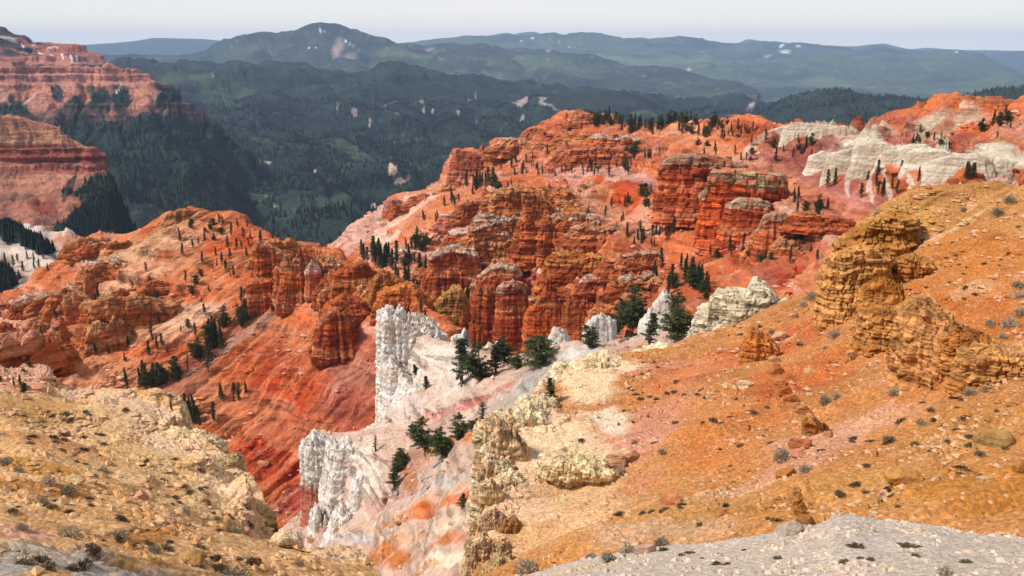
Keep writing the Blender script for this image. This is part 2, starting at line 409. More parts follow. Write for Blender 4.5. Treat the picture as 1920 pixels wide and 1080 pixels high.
# far plateau with the small volcanic knobs
B1 = [(620, 92), (760, 75), (830, 72), (900, 71), (950, 67), (985, 67), (1020, 63), (1035, 61), (1050, 64), (1070, 62), (1100, 59), (1125, 62), (1150, 66), (1165, 68), (1180, 70), (1290, 75), (1400, 78), (1430, 78), (1500, 83), (1570, 86), (1610, 92), (1625, 87), (1640, 86), (1660, 88), (1690, 95), (1740, 96), (1790, 97), (1830, 101), (1860, 112), (1890, 122), (1920, 134), (1960, 148), (2150, 170)]
rows = [[(x, y, 20000) for x, y in B1], [(x, max(y + 14, 100 + (y - 80) * .3), 17500) for x, y in B1], [(x, 128 + (y - 90) * .22, 14500) for x, y in B1],
        [(x, 158 + (y - 90) * .1, 12200) for x, y in B1], [(x, 188, 10500) for x, y in B1], [(x, 220, 9000) for x, y in B1], [(x, 262, 7600) for x, y in B1]]
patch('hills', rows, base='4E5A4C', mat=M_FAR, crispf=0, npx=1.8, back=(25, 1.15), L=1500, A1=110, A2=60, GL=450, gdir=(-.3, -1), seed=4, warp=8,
      paint=[(1300, 118, 190, 16, 0, '6A785C', .8), (1200, 130, 150, 14, -8, '76845E', .8), (1500, 135, 160, 12, -10, '6A785C', .8), (1130, 150, 120, 12, 0, '6E7452', .6),
             (1050, 140, 90, 10, 0, '66755A', .6), (1000, 85, 200, 6, 0, '5E6A50', .6), (1250, 160, 180, 8, 5, '526444', .5),
             (1575, 70, 0.1, .1, 0, SNW, 0), (1440, 104, 9, 2.6, 15, SNW, 1.4), (1466, 85, 6, 2, 20, SNW, 1.4), (1497, 87, 5, 1.5, 0, SNW, 1.2), (1473, 96, 13, 1.6, 0, SNW, 1.1),
             (1319, 99, 8, 3, 10, 'E0C8BC', 1.0), (1292, 131, 5, 2, 0, SNW, 1.2), (978, 80, 3, 1.8, 20, SNW, 1.2), (999, 81, 4, 2, 0, SNW, 1.2), (1047, 87, 2, 1.2, 0, SNW, 1.2), (1069, 91, 5, 1.3, 10, SNW, 1.2), (1793, 103, 4, 1.5, 0, SNW, 1.2),
             (1740, 127, 25, 5, -30, '6C7058', .7), (1800, 170, 70, 4, 5, '75786A', .5), (1600, 165, 60, 5, 10, '5A5E52', .4)],
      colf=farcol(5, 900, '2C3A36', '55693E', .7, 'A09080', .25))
# the long dark peak
B2 = [(150, 101, 12500), (190, 98, 12500), (230, 97, 12400), (262, 95, 12400), (290, 92, 12300), (318, 97, 12300), (345, 98, 12300), (380, 90, 12200), (420, 85, 12200), (480, 78, 12100), (540, 65, 12000), (575, 55, 12000), (590, 50, 12000), (605, 51, 12000), (640, 57, 12000), (700, 68, 12000), (780, 77, 12000), (850, 83, 12000), (940, 90, 12000), (1000, 94, 12000), (1050, 102, 11800), (1120, 112, 11500), (1200, 128, 11200), (1300, 150, 11000), (1420, 175, 10800)]
rows = [B2] + [[(x, y + (t - y) * f, R * g) for x, y, R in B2] for t, f, g in [(150, .22, .93), (155, .5, .85), (165, .78, .77), (195, 1, .68), (250, 1, .56)]]
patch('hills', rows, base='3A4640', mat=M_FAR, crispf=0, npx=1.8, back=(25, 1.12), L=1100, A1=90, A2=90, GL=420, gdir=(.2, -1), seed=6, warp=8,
      paint=[(800, 125, 110, 20, -12, '707E5C', .8), (880, 140, 120, 14, -6, '66755A', .8), (740, 118, 60, 12, 0, '76845E', .6), (480, 95, 80, 8, 10, '56644A', .6), (1000, 120, 130, 18, -8, '6A7C58', .6),
             (300, 105, 60, 6, 0, '5A6A46', .6),
             (632, 90, 12, 22, -15, 'B89A90', 1.0), (655, 108, 16, 6, 0, 'A88C80', .8), (805, 89, 16, 7, -10, '9A8480', .9), (1028, 97, 6, 4, 0, 'B09890', .8)]
      + [(x, y, 2.6, 1.5, 10, SNW, 1.1) for x, y in [(552, 71), (655, 83), (661, 87), (648, 78), (664, 71), (672, 98), (600, 64), (608, 65), (616, 66), (512, 96), (506, 95), (736, 98), (742, 99), (832, 89), (690, 72), (592, 88), (578, 86)]],
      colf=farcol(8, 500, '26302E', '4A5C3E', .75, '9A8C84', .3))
# pale cliff band below the plateau
# nearer wooded hill and the great forested basin
Cc = [(-260, 104, 7300), (-100, 104, 7300), (100, 106, 7300), (180, 104, 7200), (240, 106, 7200), (300, 112, 7100), (350, 117, 7000), (420, 120, 6900), (480, 119, 6900), (560, 124, 6700), (610, 127, 6600), (660, 126, 6500), (690, 118, 6400), (706, 113, 6400), (725, 111, 6400), (745, 113, 6400), (780, 122, 6400), (820, 131, 6400), (850, 141, 6400), (900, 148, 6400), (960, 155, 6500), (1060, 167, 6600), (1180, 180, 6800), (1300, 195, 7000), (1500, 215, 7200), (2150, 235, 7500)]
def crow(t, R, f=1.): return [(x, t + (y - 140) * f, R * (1 + (r - 6700) / 6700 * .3)) for x, y, r in Cc]
rows = [Cc, crow(160, 5900, .55), crow(185, 5300, .3), crow(203, 4850, .15), crow(222, 4500, .05), crow(250, 4000, 0), crow(300, 3250, 0), crow(350, 2700, 0), crow(400, 2220, 0), crow(450, 1850, 0), crow(520, 1480, 0), crow(620, 1150, 0)]
rk = [(130+640/1, 0, 0, 0, 0, ROC, 0)]
rocks = [(248, 263, 9.6, 4.3, 35, ROC, 1.1), (250, 280, 6.4, 3.6, 30, ROC, .8), (312, 272, 6.4, 7.2, -30, ROC, .9), (322, 282, 6.4, 4.3, 0, ROC, .9), (350, 290, 10.4, 5.0, -25, ROC, 1.1), (347, 312, 16.0, 5.8, 8, 'DCC4B4', 1.2), (342, 302, 4.0, 4.3, 0, 'DCC4B4', 1.1),
         (275, 295, 5.6, 2.9, 0, ROC, .8), (388, 297, 4.0, 3.6, 0, ROC, .6), (503, 308, 9.6, 2.9, -10, ROC, 1.0), (591, 325, 4.8, 5.8, 20, ROC, 1.1), (270, 335, 12.8, 4.3, 10, 'C8B8A4', .9), (735, 330, 11.2, 6.5, -30, 'D8AC98', 1.3), (750, 342, 14.4, 2.9, -5, 'DDB8A4', 1.2),
         (765, 340, 4.8, 2.9, 0, 'B07060', 1.0), (690, 374, 11.2, 4.3, -10, 'D0BCA8', 1.1), (700, 395, 6.4, 10.1, -20, 'C8B4A0', 1.0), (815, 343, 11.2, 2.9, 0, 'D8C4B8', 1.0), (715, 400, 11.2, 5.8, 0, 'B8A898', .9),
         (730, 188, 19.2, 2.2, 0, 'C8A898', 1.1), (795, 202, 3.2, 6.5, 0, ROC, 1.0), (812, 202, 3.2, 5.0, 0, ROC, .9), (790, 190, 7.2, 3.6, 0, ROC, .8), (858, 204, 4.8, 5.8, 20, ROC, .9), (885, 188, 10.4, 2.2, 0, ROC, .9), (946, 194, 7.2, 3.6, 0, ROC, 1.1), (978, 193, 15.2, 4.3, 0, ROC, 1.2), (990, 203, 3.2, 3.6, 0, ROC, .9),
         (1022, 198, 16.0, 5.0, -10, ROC, 1.1), (1045, 208, 14.4, 2.9, -15, ROC, .8), (980, 218, 5.6, 3.6, 0, ROC, .8), (693, 219, 4.0, 4.3, 0, ROC, .7), (745, 217, 7.2, 4.3, 20, ROC, .6), (665, 207, 8.0, 2.9, 0, ROC, .6), (893, 215, 4.0, 2.9, 0, ROC, .7), (845, 240, 9.6, 2.2, 0, ROC, .6), (793, 231, 6.4, 2.2, 0, ROC, .6),
         (1380, 187, 22.4, 5.0, 5, 'A89890', .9), (1440, 186, 27.2, 6.5, 5, 'B4A49A', 1.1), (1475, 181, 17.6, 5.0, 0, 'B4A49A', 1.0), (1405, 205, 16.0, 5.8, 30, 'A89890', 1.0), (1335, 185, 16.0, 2.9, 0, 'A89890', .7), (400, 153, 2.4, 1.4, 0, ROC, .9), (440, 146, 2.4, 2.2, 0, ROC, .8), (633, 198, 4.0, 5.8, 0, ROC, .5), (565, 228, 5.6, 1.4, 0, ROC, .7), (370, 242, 4.0, 4.3, 0, ROC, .5), (160, 250, 4.8, 3.6, 0, ROC, .8), (140, 248, 2.4, 2.9, 0, ROC, .8)]
leafy = [(320, 150, 70, 14, 0, LTF, .8), (380, 148, 40, 14, 0, LTF, .8), (420, 190, 50, 12, -10, LTF, .8), (430, 168, 60, 12, 0, '4E624A', .6), (400, 275, 50, 22, -25, LTF, .7), (430, 300, 50, 16, -20, LTF, .7), (660, 280, 70, 14, -20, LTF, .7), (640, 300, 30, 10, 0, LTF, .7), (740, 250, 60, 10, 0, '46603A', .5), (470, 345, 60, 12, -10, LTF, .5), (560, 395, 50, 12, 0, LTF, .7), (620, 400, 50, 12, 0, LTF, .6), (480, 370, 40, 12, 0, LTF, .5), (240, 340, 40, 10, 0, LTF, .4), (1210, 210, 40, 5, 0, '5A6650', .7), (1230, 150, 1, 1, 0, LTF, 0), (255, 390, 20, 20, 0, LTF, .5), (150, 225, 30, 20, 30, LTF, .3)]
valley = patch('valley', rows, base='26342F', mat=M_VAL, crispf=22, npx=1.5, back=(30, 1.1), L=340, A1=55, A2=95, GL=260, gdir=(.5, -1), A5=10, FL=60, seed=10, warp=9,
      paint=leafy + rocks, colf=farcol(14, 210, '16211F', '37493A', .75, '8E7C6E', .15))
# dark wooded hill behind the right rim
Dc = [(1150, 250, 4300), (1260, 238, 4300), (1330, 240, 4300), (1400, 226, 4250), (1430, 206, 4200), (1460, 193, 4150), (1500, 181, 4100), (1540, 176, 4050), (1580, 173, 4000), (1630, 178, 3950), (1680, 181, 3900), (1740, 184, 3850), (1800, 186, 3750), (1830, 178, 3500), (1860, 173, 3450), (1890, 169, 3400), (1920, 166, 3300), (2150, 150, 3200)]
patch('hills', [Dc] + [ext(Dc, d, f) for d, f in [(18, .93), (45, .84), (90, .72)]], base='2C3834', mat=M_VAL, crispf=5, npx=1.8, back=(25, 1.12), L=260, A1=26, A2=24, GL=160, A5=8, FL=50, seed=12, warp=8, colf=farcol(19, 160, '1E2A28', '34443A', .7), kind_name='dark_hill')
Dd = [(850, 214, 5600), (930, 196, 5500), (1000, 184, 5400), (1050, 174, 5300), (1085, 168, 5300), (1110, 167, 5300), (1140, 169, 5300), (1180, 176, 5300), (1220, 187, 5300), (1280, 200, 5300), (1360, 216, 5300), (1500, 240, 5300)]
patch('hills', [Dd] + [ext(Dd, d, f) for d, f in [(16, .93), (40, .84), (80, .72)]], base='26322E', mat=M_VAL, crispf=5, npx=1.8, back=(25, 1.12), L=260, A1=26, A2=24, GL=160, A5=8, FL=50, seed=13, warp=8, colf=farcol(20, 160, '1E2A28', '34443A', .7), kind_name='dark_hill2',
      paint=[(1022, 198, 20, 7, -10, ROC, 1.1), (1045, 208, 18, 4, -15, ROC, .8), (978, 196, 19, 5, 0, ROC, 1.0), (1210, 212, 40, 5, 0, '5A6650', .7)])

# ------------------------------------------------------------------ far-left red cliffs
E1 = [(-300, 10, 4900), (-60, 40, 4700), (0, 55, 4600), (15, 60, 4550), (30, 66, 4500), (60, 72, 4450), (85, 75, 4420), (110, 82, 4400), (145, 86, 4350), (165, 96, 4300), (185, 104, 4280), (200, 120, 4250), (215, 132, 4200), (240, 150, 4200), (290, 190, 4200)]
RD, RDL, PNK = 'A8604C', 'C48068', 'C08878'
patch('hills', [E1] + [ext(E1, d, f) for d, f in [(20, .97), (45, .93), (80, .87), (150, .77)]], base=RD, mat=M_VAL, crispf=5, npx=1.5, back=(25, 1.1), L=160, A1=18, A2=26, GL=70, gdir=(.3, -1), A3=24, H=40, c0=.5, A5=5, FL=30, seed=15, warp=9, bands=('C88C7C', .6, '7A4034', .6),
      paint=[(20, 85, 60, 14, -8, DKF, 1.3), (0, 62, 40, 8, -12, DKF, 1.2), (70, 74, 70, 3, -8, '2E3430', 1.2), (30, 105, 60, 10, -5, DKF, 1.2), (150, 115, 40, 10, -20, '3A3A36', .9), (190, 130, 30, 14, -30, '3A3E38', 1.0), (60, 98, 60, 3, -8, RDL, .8),
             (75, 95, 8, 3, -20, SNW, .9), (100, 90, 14, 2, 0, SNW, .8), (98, 106, 8, 2, -30, SNW, .9), (118, 110, 3, 9, 10, SNW, .9), (135, 115, 3, 9, 10, SNW, .9), (145, 112, 2, 5, 0, SNW, .9), (60, 78, 6, 4, 0, SNW, .7), (10, 72, 30, 5, -10, 'C8C8C8', .5), (40, 80, 4, 9, 30, SNW, .8)], kind_name='e1')
E2 = [(-300, 100, 3400), (-60, 116, 3300), (0, 121, 3250), (30, 120, 3240), (60, 125, 3220), (100, 122, 3200), (130, 122, 3180), (160, 121, 3160), (172, 123, 3150), (190, 126, 3130), (215, 127, 3110), (235, 130, 3090), (262, 137, 3060), (275, 140, 3040), (283, 152, 3020), (310, 158, 3000), (345, 190, 2960), (380, 215, 2920), (430, 255, 2880), (480, 300, 2850)]
rows = [E2, ext(E2, 16, .995), ext(E2, 32, .985), [(x, max(y + 60, 195), R * .95) for x, y, R in E2], [(x, max(y + 90, 250), R * .88) for x, y, R in E2], [(x, max(y + 120, 310), R * .80) for x, y, R in E2], [(x, max(y + 160, 400), R * .68) for x, y, R in E2], [(x, max(y + 190, 500), R * .54) for x, y, R in E2]]
gul = lambda x, y, l: (x, y, 5, l, -28, 'B88878', .9)
patch('hills', rows, base=RDL, mat=M_VAL, crispf=5, npx=1.4, back=(25, 1.1), L=110, A1=8, A2=34, GL=46, gdir=(.35, -1), A3=10, H=26, c0=.15, A5=4, FL=22, seed=16, warp=9,
      cliff=[(120, 142, 220, 26, -4, 1, 1)], bands=('C88878', .7, '84463A', .7), whitecap=.3,
      paint=[(60, 142, 320, 18, -2, 'A45C4C', 1.0), (40, 200, 30, 30, 0, 'B47460', .6), (30, 205, 30, 22, -40, DKF, 1.2), (55, 225, 24, 20, -40, DKF, 1.2), (105, 170, 12, 22, 20, '4A4A40', 1.0), (130, 205, 36, 26, 10, DKF, 1.15), (190, 195, 34, 34, 0, DKF, 1.15), (170, 170, 10, 16, 0, '4A4A40', .9), (230, 190, 30, 34, 0, DKF, 1.1), (215, 165, 14, 12, 0, '4A443C', .8), (320, 200, 50, 40, -30, DKF, 1.3), (220, 250, 160, 40, -10, '26342C', 1.3), (330, 260, 120, 50, 0, '26342C', 1.4), (100, 260, 90, 30, 0, '26342C', 1.3), (300, 330, 300, 110, 0, '26342C', 2), (370, 230, 100, 50, -35, '26342C', 2), (160, 245, 120, 30, -8, '26342C', 1.6), (320, 175, 30, 14, -40, '2E3430', 1.5),
             (290, 190, 6, 30, -30, 'B08878', .9), (310, 212, 6, 14, -35, 'B08878', .8), (222, 165, 3, 18, -20, 'D8C8C0', .8), (55, 185, 3, 24, -35, 'D8C8C0', .7), (45, 150, 3, 14, -20, SNW, .7), (172, 149, 6, 1.5, 0, SNW, .9), (265, 151, 4, 1.5, 0, SNW, .9), (8, 195, 14, 26, 0, 'C09080', .8)], kind_name='e2', colf=lambda C, px, py, P0, P: C + (col('26342C') - C) * (sm(-14, 14, py - 222 + 26 * fbm(P0, 1 / 90., 3, 5) + np.clip(60 - px, 0, 60) * .5))[..., None])
E3 = [(-300, 200, 1800), (-60, 212, 1700), (0, 215, 1650), (25, 216, 1640), (50, 221, 1630), (80, 228, 1620), (104, 233, 1610), (113, 232, 1605), (120, 244, 1600), (135, 256, 1595), (150, 265, 1590), (165, 275, 1580), (178, 277, 1580), (190, 284, 1580), (200, 292, 1580), (202, 308, 1570), (215, 345, 1560), (232, 400, 1540), (262, 450, 1500)]
rows = [E3, [(x, max(y + 30, 262), R * .985) for x, y, R in E3], [(x, max(y + 34, 296), R * .98) for x, y, R in E3], [(x, max(y + 32, 328), R * .965) for x, y, R in E3], [(x, max(y + 60, 375), R * .91) for x, y, R in E3], [(x, max(y + 90, 430), R * .83) for x, y, R in E3], [(x, max(y + 110, 500), R * .72) for x, y, R in E3]]
patch('hills', rows, base='B87A60', mat=M_VAL, crispf=5, npx=1.4, back=(25, 1.1), L=70, A1=6, A2=10, GL=26, gdir=(.5, -1), A3=13, H=12, c0=.12, A4=5, BL=30, A5=2.5, FL=12, seed=17, warp=9,
      cliff=[(60, 295, 190, 30, -6, 1, 1), (70, 385, 30, 12, 0, .8, 1)], bands=('D09A80', .9, '98483A', .9),
      paint=[(40, 245, 120, 26, -10, 'C48A68', 1.0), (80, 290, 180, 22, -4, 'A8523E', .9), (140, 305, 90, 14, 0, 'A84030', .9), (60, 325, 90, 8, 4, 'A04838', .9), (60, 345, 100, 22, 0, 'BC8066', .9), (10, 385, 30, 30, 0, 'A06858', .8), (80, 390, 34, 14, -10, '9A4838', 1.0), (40, 370, 40, 10, 0, '8A6A58', .8),
             (200, 340, 14, 30, -25, 'B48470', 1.0), (165, 370, 20, 22, -25, '26342C', 1.3), (195, 390, 30, 22, 0, '26342C', 1.3), (130, 355, 12, 30, -30, '323A30', 1.2), (235, 380, 40, 30, 0, '26342C', 1.5), (150, 420, 80, 20, 0, '2C3830', 1.1)], kind_name='e3', colf=lambda C, px, py, P0, P: C + (col('26342C') - C) * (sm(-10, 10, (py - 372) * .5 + (px - 150) * .9 + 26 * fbm(P0, 1 / 40., 3, 5)) * sm(318, 335, py))[..., None])
E4 = [(-300, 385, 950), (-80, 398, 900), (0, 405, 860), (20, 411, 850), (40, 418, 840), (62, 422, 830), (75, 425, 825), (95, 433, 820), (112, 430, 815), (125, 426, 815), (135, 430, 810), (150, 440, 805), (166, 452, 800), (185, 470, 790), (220, 500, 780), (300, 560, 760)]
patch('hills', [E4] + [ext(E4, 18, .97), [(x, max(y + 40, 480), R * .92) for x, y, R in E4], [(x, max(y + 60, 540), R * .84) for x, y, R in E4], [(x, max(y + 90, 620), R * .74) for x, y, R in E4]], base='D8C0B0', mat=M_MID, npx=1.6, back=(25, 1.1), L=40, A1=3, A2=5, GL=14, gdir=(.6, -1), A3=5, H=8, c0=.2, A5=1.2, FL=6, seed=18, warp=9,
      bands=('DDB090', .5, 'B06A50', .5), paint=[(130, 450, 50, 18, -5, 'C88464', 1.2), (20, 412, 40, 6, -10, 'C05A3A', 1.0), (20, 450, 40, 20, -10, '3A4034', .6), (70, 430, 30, 8, -20, 'E4D4C8', .9), (60, 485, 60, 18, -20, 'D8C6B8', 1.0), (80, 470, 60, 9, -22, '2C362C', 1.2), (20, 440, 50, 14, -20, '2C362C', 1.2), (10, 520, 24, 40, 0, '2C362C', 1.2), (40, 520, 20, 10, -20, '3A4034', .7)], kind_name='e4')
# low ground that everything stands on, out to the horizon
bm_ = [[(-1, 0), (1, 0)]]
xs = np.concatenate([-np.geomspace(32000, 200, 40), [0], np.geomspace(200, 32000, 40)])
gx, gy = np.meshgrid(xs, xs)
rr_ = np.hypot(gx, gy)
gz = np.full_like(gx, -470.) - np.clip((rr_ - 4000) * .04, 0, 900)
gC = np.zeros(gx.shape + (3,)); gC[:] = col('2E3C32')
g_ = grid_mesh('ground', np.stack([gx, gy, gz], -1), gC, M_VAL); g_['kind'] = 'structure'
# ------------------------------------------------------------------ middle distance: the big red amphitheatre
H0 = [(540, 510, 1170), (590, 480, 1130), (622, 466, 1100), (634, 447, 1090), (652, 436, 1080), (680, 424, 1065), (700, 408, 1050), (714, 398, 1045), (722, 376, 1035), (742, 368, 1028), (765, 362, 1022), (800, 358, 1015), (822, 345, 1010), (835, 322, 1000), (848, 300, 992), (868, 290, 986), (885, 284, 975), (905, 291, 965), (922, 290, 955), (926, 274, 945), (950, 268, 940), (980, 259, 935), (990, 246, 928), (1003, 238, 922), (1020, 232, 915), (1045, 226, 905), (1060, 222, 900), (1090, 222, 890), (1112, 222, 880), (1180, 230, 820), (1250, 228, 780), (1275, 221, 760), (1292, 218, 745), (1340, 222, 715), (1390, 220, 690), (1440, 232, 645), (1465, 236, 620), (1475, 231, 605), (1490, 228, 595), (1520, 232, 580), (1560, 236, 560), (1600, 230, 545), (1650, 224, 520), (1690, 220, 500), (1725, 216, 480), (1765, 200, 455), (1795, 190, 435), (1810, 182, 425), (1814, 176, 422), (1850, 178, 412), (1885, 183, 405), (1920, 190, 398), (2150, 205, 375)]
rows = [H0,
 [(540, 530, 1020), (640, 462, 960), (740, 395, 930), (830, 358, 905), (900, 318, 890), (1000, 270, 872), (1100, 245, 840), (1250, 252, 735), (1400, 250, 635), (1500, 265, 545), (1650, 255, 475), (1800, 215, 405), (1920, 220, 375), (2150, 235, 350)],
 [(540, 555, 900), (640, 488, 830), (750, 418, 800), (850, 375, 770), (920, 340, 770), (1050, 300, 745), (1200, 288, 680), (1300, 285, 610), (1400, 290, 545), (1500, 300, 480), (1650, 285, 425), (1800, 268, 362), (1920, 275, 330), (2150, 280, 310)],
 [(540, 580, 780), (640, 510, 720), (760, 445, 690), (860, 400, 660), (920, 362, 665), (1050, 342, 640), (1200, 335, 590), (1300, 330, 535), (1400, 340, 470), (1500, 340, 420), (1650, 325, 370), (1800, 320, 315), (1920, 320, 288), (2150, 320, 270)],
 [(540, 600, 690), (640, 530, 640), (760, 480, 610), (860, 440, 590), (930, 400, 590), (1050, 385, 575), (1200, 385, 520), (1300, 380, 475), (1400, 400, 415), (1500, 390, 375), (1650, 375, 330), (1800, 365, 285), (1920, 365, 262), (2150, 365, 245)],
 [(540, 630, 610), (650, 555, 570), (760, 515, 550), (850, 478, 545), (950, 458, 535), (1080, 445, 515), (1200, 440, 470), (1300, 430, 430), (1400, 455, 365), (1500, 445, 330), (1650, 440, 295), (1920, 440, 235), (2150, 440, 215)],
 [(540, 680, 530), (680, 600, 495), (780, 560, 495), (860, 540, 490), (950, 530, 490), (1080, 515, 475), (1200, 500, 420), (1300, 490, 378), (1400, 510, 325), (1500, 500, 292), (1650, 520, 255), (1920, 520, 205), (2150, 520, 195)],
 [(540, 760, 470), (700, 650, 445), (800, 618, 450), (870, 625, 450), (950, 630, 450), (1080, 605, 415), (1200, 565, 352), (1300, 555, 315), (1400, 570, 280), (1500, 560, 256), (1650, 600, 228), (1920, 600, 188), (2150, 600, 178)],
 [(540, 850, 400), (720, 740, 385), (850, 700, 385), (950, 690, 380), (1080, 670, 340), (1200, 640, 298), (1400, 640, 240), (1650, 700, 200), (2150, 700, 160)]]
OR, DR, SAL, PCH, MAR, GRY = 'CC6238', 'B23E1C', 'D98A6C', 'DDA078', 'A85A4C', 'CDBCA6'
p_h = [(660, 440, 90, 26, 25, 'D8A090', 1.1), (700, 430, 110, 30, 25, 'DDA894', 1.0), (760, 420, 120, 9, 40, 'ECC8B0', 1.1), (740, 400, 60, 16, 20, 'C89484', .8), (780, 385, 60, 14, 20, 'DCA898', .9),
       (880, 310, 60, 30, 10, 'B8604C', 1.0), (860, 350, 60, 24, 0, 'C0705C', .9), (960, 320, 70, 10, 40, 'E8B498', 1.0), (1000, 290, 90, 20, 10, 'C86C50', .7), (1090, 330, 120, 26, 0, 'D48E78', 1.0), (1170, 335, 110, 18, 0, 'DCA896', .9), (1250, 415, 90, 22, 18, 'E4A880', .9), (1120, 385, 90, 18, 0, 'E0A880', .8), (1130, 320, 60, 12, 0, 'D8A898', .7),
       (1150, 360, 110, 14, 5, 'C84A20', 1.2), (1050, 365, 110, 14, 0, 'D49468', 1.1), (1150, 400, 150, 24, 0, 'D08A66', 1.0), (1230, 430, 140, 30, 18, 'D48E70', .9), (1040, 440, 120, 60, 0, 'BC5A3C', .9), (900, 470, 150, 70, 10, 'B4482C', 1.0), (960, 560, 160, 60, 0, 'AE3A1C', 1.0), (860, 420, 80, 30, 40, 'D88468', .8),
       (1120, 480, 100, 26, 0, 'C8703C', 1.0), (1170, 545, 100, 30, 0, 'C8743E', .9), (1080, 530, 30, 24, 0, 'D08468', .8), (800, 450, 90, 12, 38, 'E0A080', 1.0), (770, 500, 60, 26, 20, 'C8705A', .9),
       (1240, 245, 100, 14, 0, 'D07048', .8), (1340, 240, 90, 12, 10, 'D8683C', 1.1), (1320, 255, 60, 16, 0, 'DC8458', .9), (1400, 250, 90, 14, 10, 'CC5C34', .8), (1180, 245, 60, 12, 0, 'CC7050', .9), (1060, 240, 60, 14, 20, 'C86C4C', .8),
       (1370, 470, 120, 26, 30, 'C43A16', 1.2), (1260, 520, 90, 26, 30, 'C8502C', .9), (1480, 480, 120, 70, 0, 'B84428', 1.0), (1520, 430, 120, 30, 0, 'B45040', .9), (1430, 520, 100, 26, 25, 'C86C4C', .8), (1480, 530, 70, 20, 15, 'AE2E14', 1.0), (1320, 470, 70, 10, 35, 'E09068', .8), (1250, 400, 80, 10, 38, 'E08C60', .9), (1200, 380, 60, 12, 30, 'CC4C24', 1.0),
       (1440, 300, 130, 24, 20, 'B06054', 1.1), (1530, 300, 120, 30, 20, 'A85248', 1.1), (1420, 280, 80, 8, 38, 'D8B098', 1.0), (1500, 335, 160, 16, 5, 'AC5850', 1.0), (1600, 370, 120, 30, 0, 'B46458', 1.0), (1550, 400, 120, 20, 0, 'B04C38', .9),
       (1560, 250, 110, 22, -2, 'D2C0A4', 1.3), (1500, 245, 60, 20, 0, 'D8C8B0', 1.2), (1690, 296, 165, 28, -3, 'D4C6AE', 1.4), (1860, 300, 110, 26, 0, 'CCBBA4', 1.1), (1610, 232, 110, 10, 8, 'A04A34', 1.2), (1700, 235, 80, 10, 8, 'AC5440', 1.1), (1650, 262, 90, 10, 0, 'C8A890', .8), (1730, 262, 110, 14, 6, 'A85448', 1.1), (1820, 265, 90, 14, 0, 'A85440', .9),
       (1790, 225, 90, 22, 25, 'C8AC90', 1.2), (1830, 210, 60, 14, 0, 'BC9078', .9), (1850, 183, 90, 9, -4, 'B0522C', 1.4), (1900, 240, 70, 40, 0, 'BC8068', .8), (1860, 275, 60, 18, 0, 'B0683C', 1.0), (1760, 240, 80, 4, 40, 'B4704C', .9),
       (1600, 345, 60, 20, 20, 'B05C50', 1.0), (1660, 345, 7, 34, 8, 'DCC8B0', 1.1), (1630, 350, 6, 30, 8, 'DCC8B0', .9), (1700, 345, 9, 30, 5, 'DCC8B0', 1.0), (1590, 350, 6, 26, -18, 'DCC8B0', .9), (1750, 350, 60, 26, 0, 'CDB0A0', .9), (1860, 340, 90, 16, 0, 'CDB8A4', .9), (1290, 320, 50, 30, 0, 'B4462C', .8), (1200, 300, 120, 16, 0, 'BC6048', .8)]
c_h = [(960, 500, 260, 130, 8, 1, 1), (1000, 400, 160, 50, 0, 1, 1), (880, 315, 50, 32, 0, .9, 1), (1010, 262, 80, 22, 10, .7, 1), (1120, 285, 150, 18, 0, .7, 1), (1190, 305, 90, 12, 0, .6, 1), (930, 480, 190, 80, 0, 1, 1), (960, 570, 190, 60, 0, 1, 1), (1080, 430, 150, 50, 0, 1, 1), (990, 390, 90, 26, 0, 1, 1), (1130, 490, 140, 34, 0, 1, 1), (1170, 555, 110, 30, 0, 1, 1), (1340, 330, 120, 40, 0, .6, 1), (1500, 430, 130, 60, 0, .7, 1), (1700, 285, 190, 26, 0, .8, 1), (1860, 300, 90, 20, 0, .6, 1), (1530, 245, 90, 18, 0, .7, 1), (700, 400, 90, 30, 20, .55, 1), (1850, 180, 90, 8, 0, .5, 1), (1080, 520, 18, 20, 0, 0, 1), (1190, 420, 90, 16, 20, 0, 1), (1330, 500, 90, 34, 30, 0, 1), (840, 400, 60, 14, 40, 0, 1)]
def fins(C, px, py, P0, P): return C
def ex_h(P, px, py, P0, N, NH):
    # the ragged mesas on the crest
    up = np.zeros_like(px)
    m = sm(.1, .6, fbm(P0, 1 / 45., 3, 77)) * sm(700, 950, px) * sm(1080, 900, px) * sm(310, 270, py)
    return P
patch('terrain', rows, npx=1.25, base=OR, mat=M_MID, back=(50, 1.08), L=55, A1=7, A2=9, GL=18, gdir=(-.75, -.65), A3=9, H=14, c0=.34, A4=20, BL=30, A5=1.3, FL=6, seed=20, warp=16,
      paint=p_h, cliff=c_h, bands=('E0A078', .6, '8E2E1A', .75), streak=(.45, 'EAB08A', 3.2), whitecap=.8, tilt=(.04, 0), var=.12, extra=ex_h, kind_name='H', crispf=5)

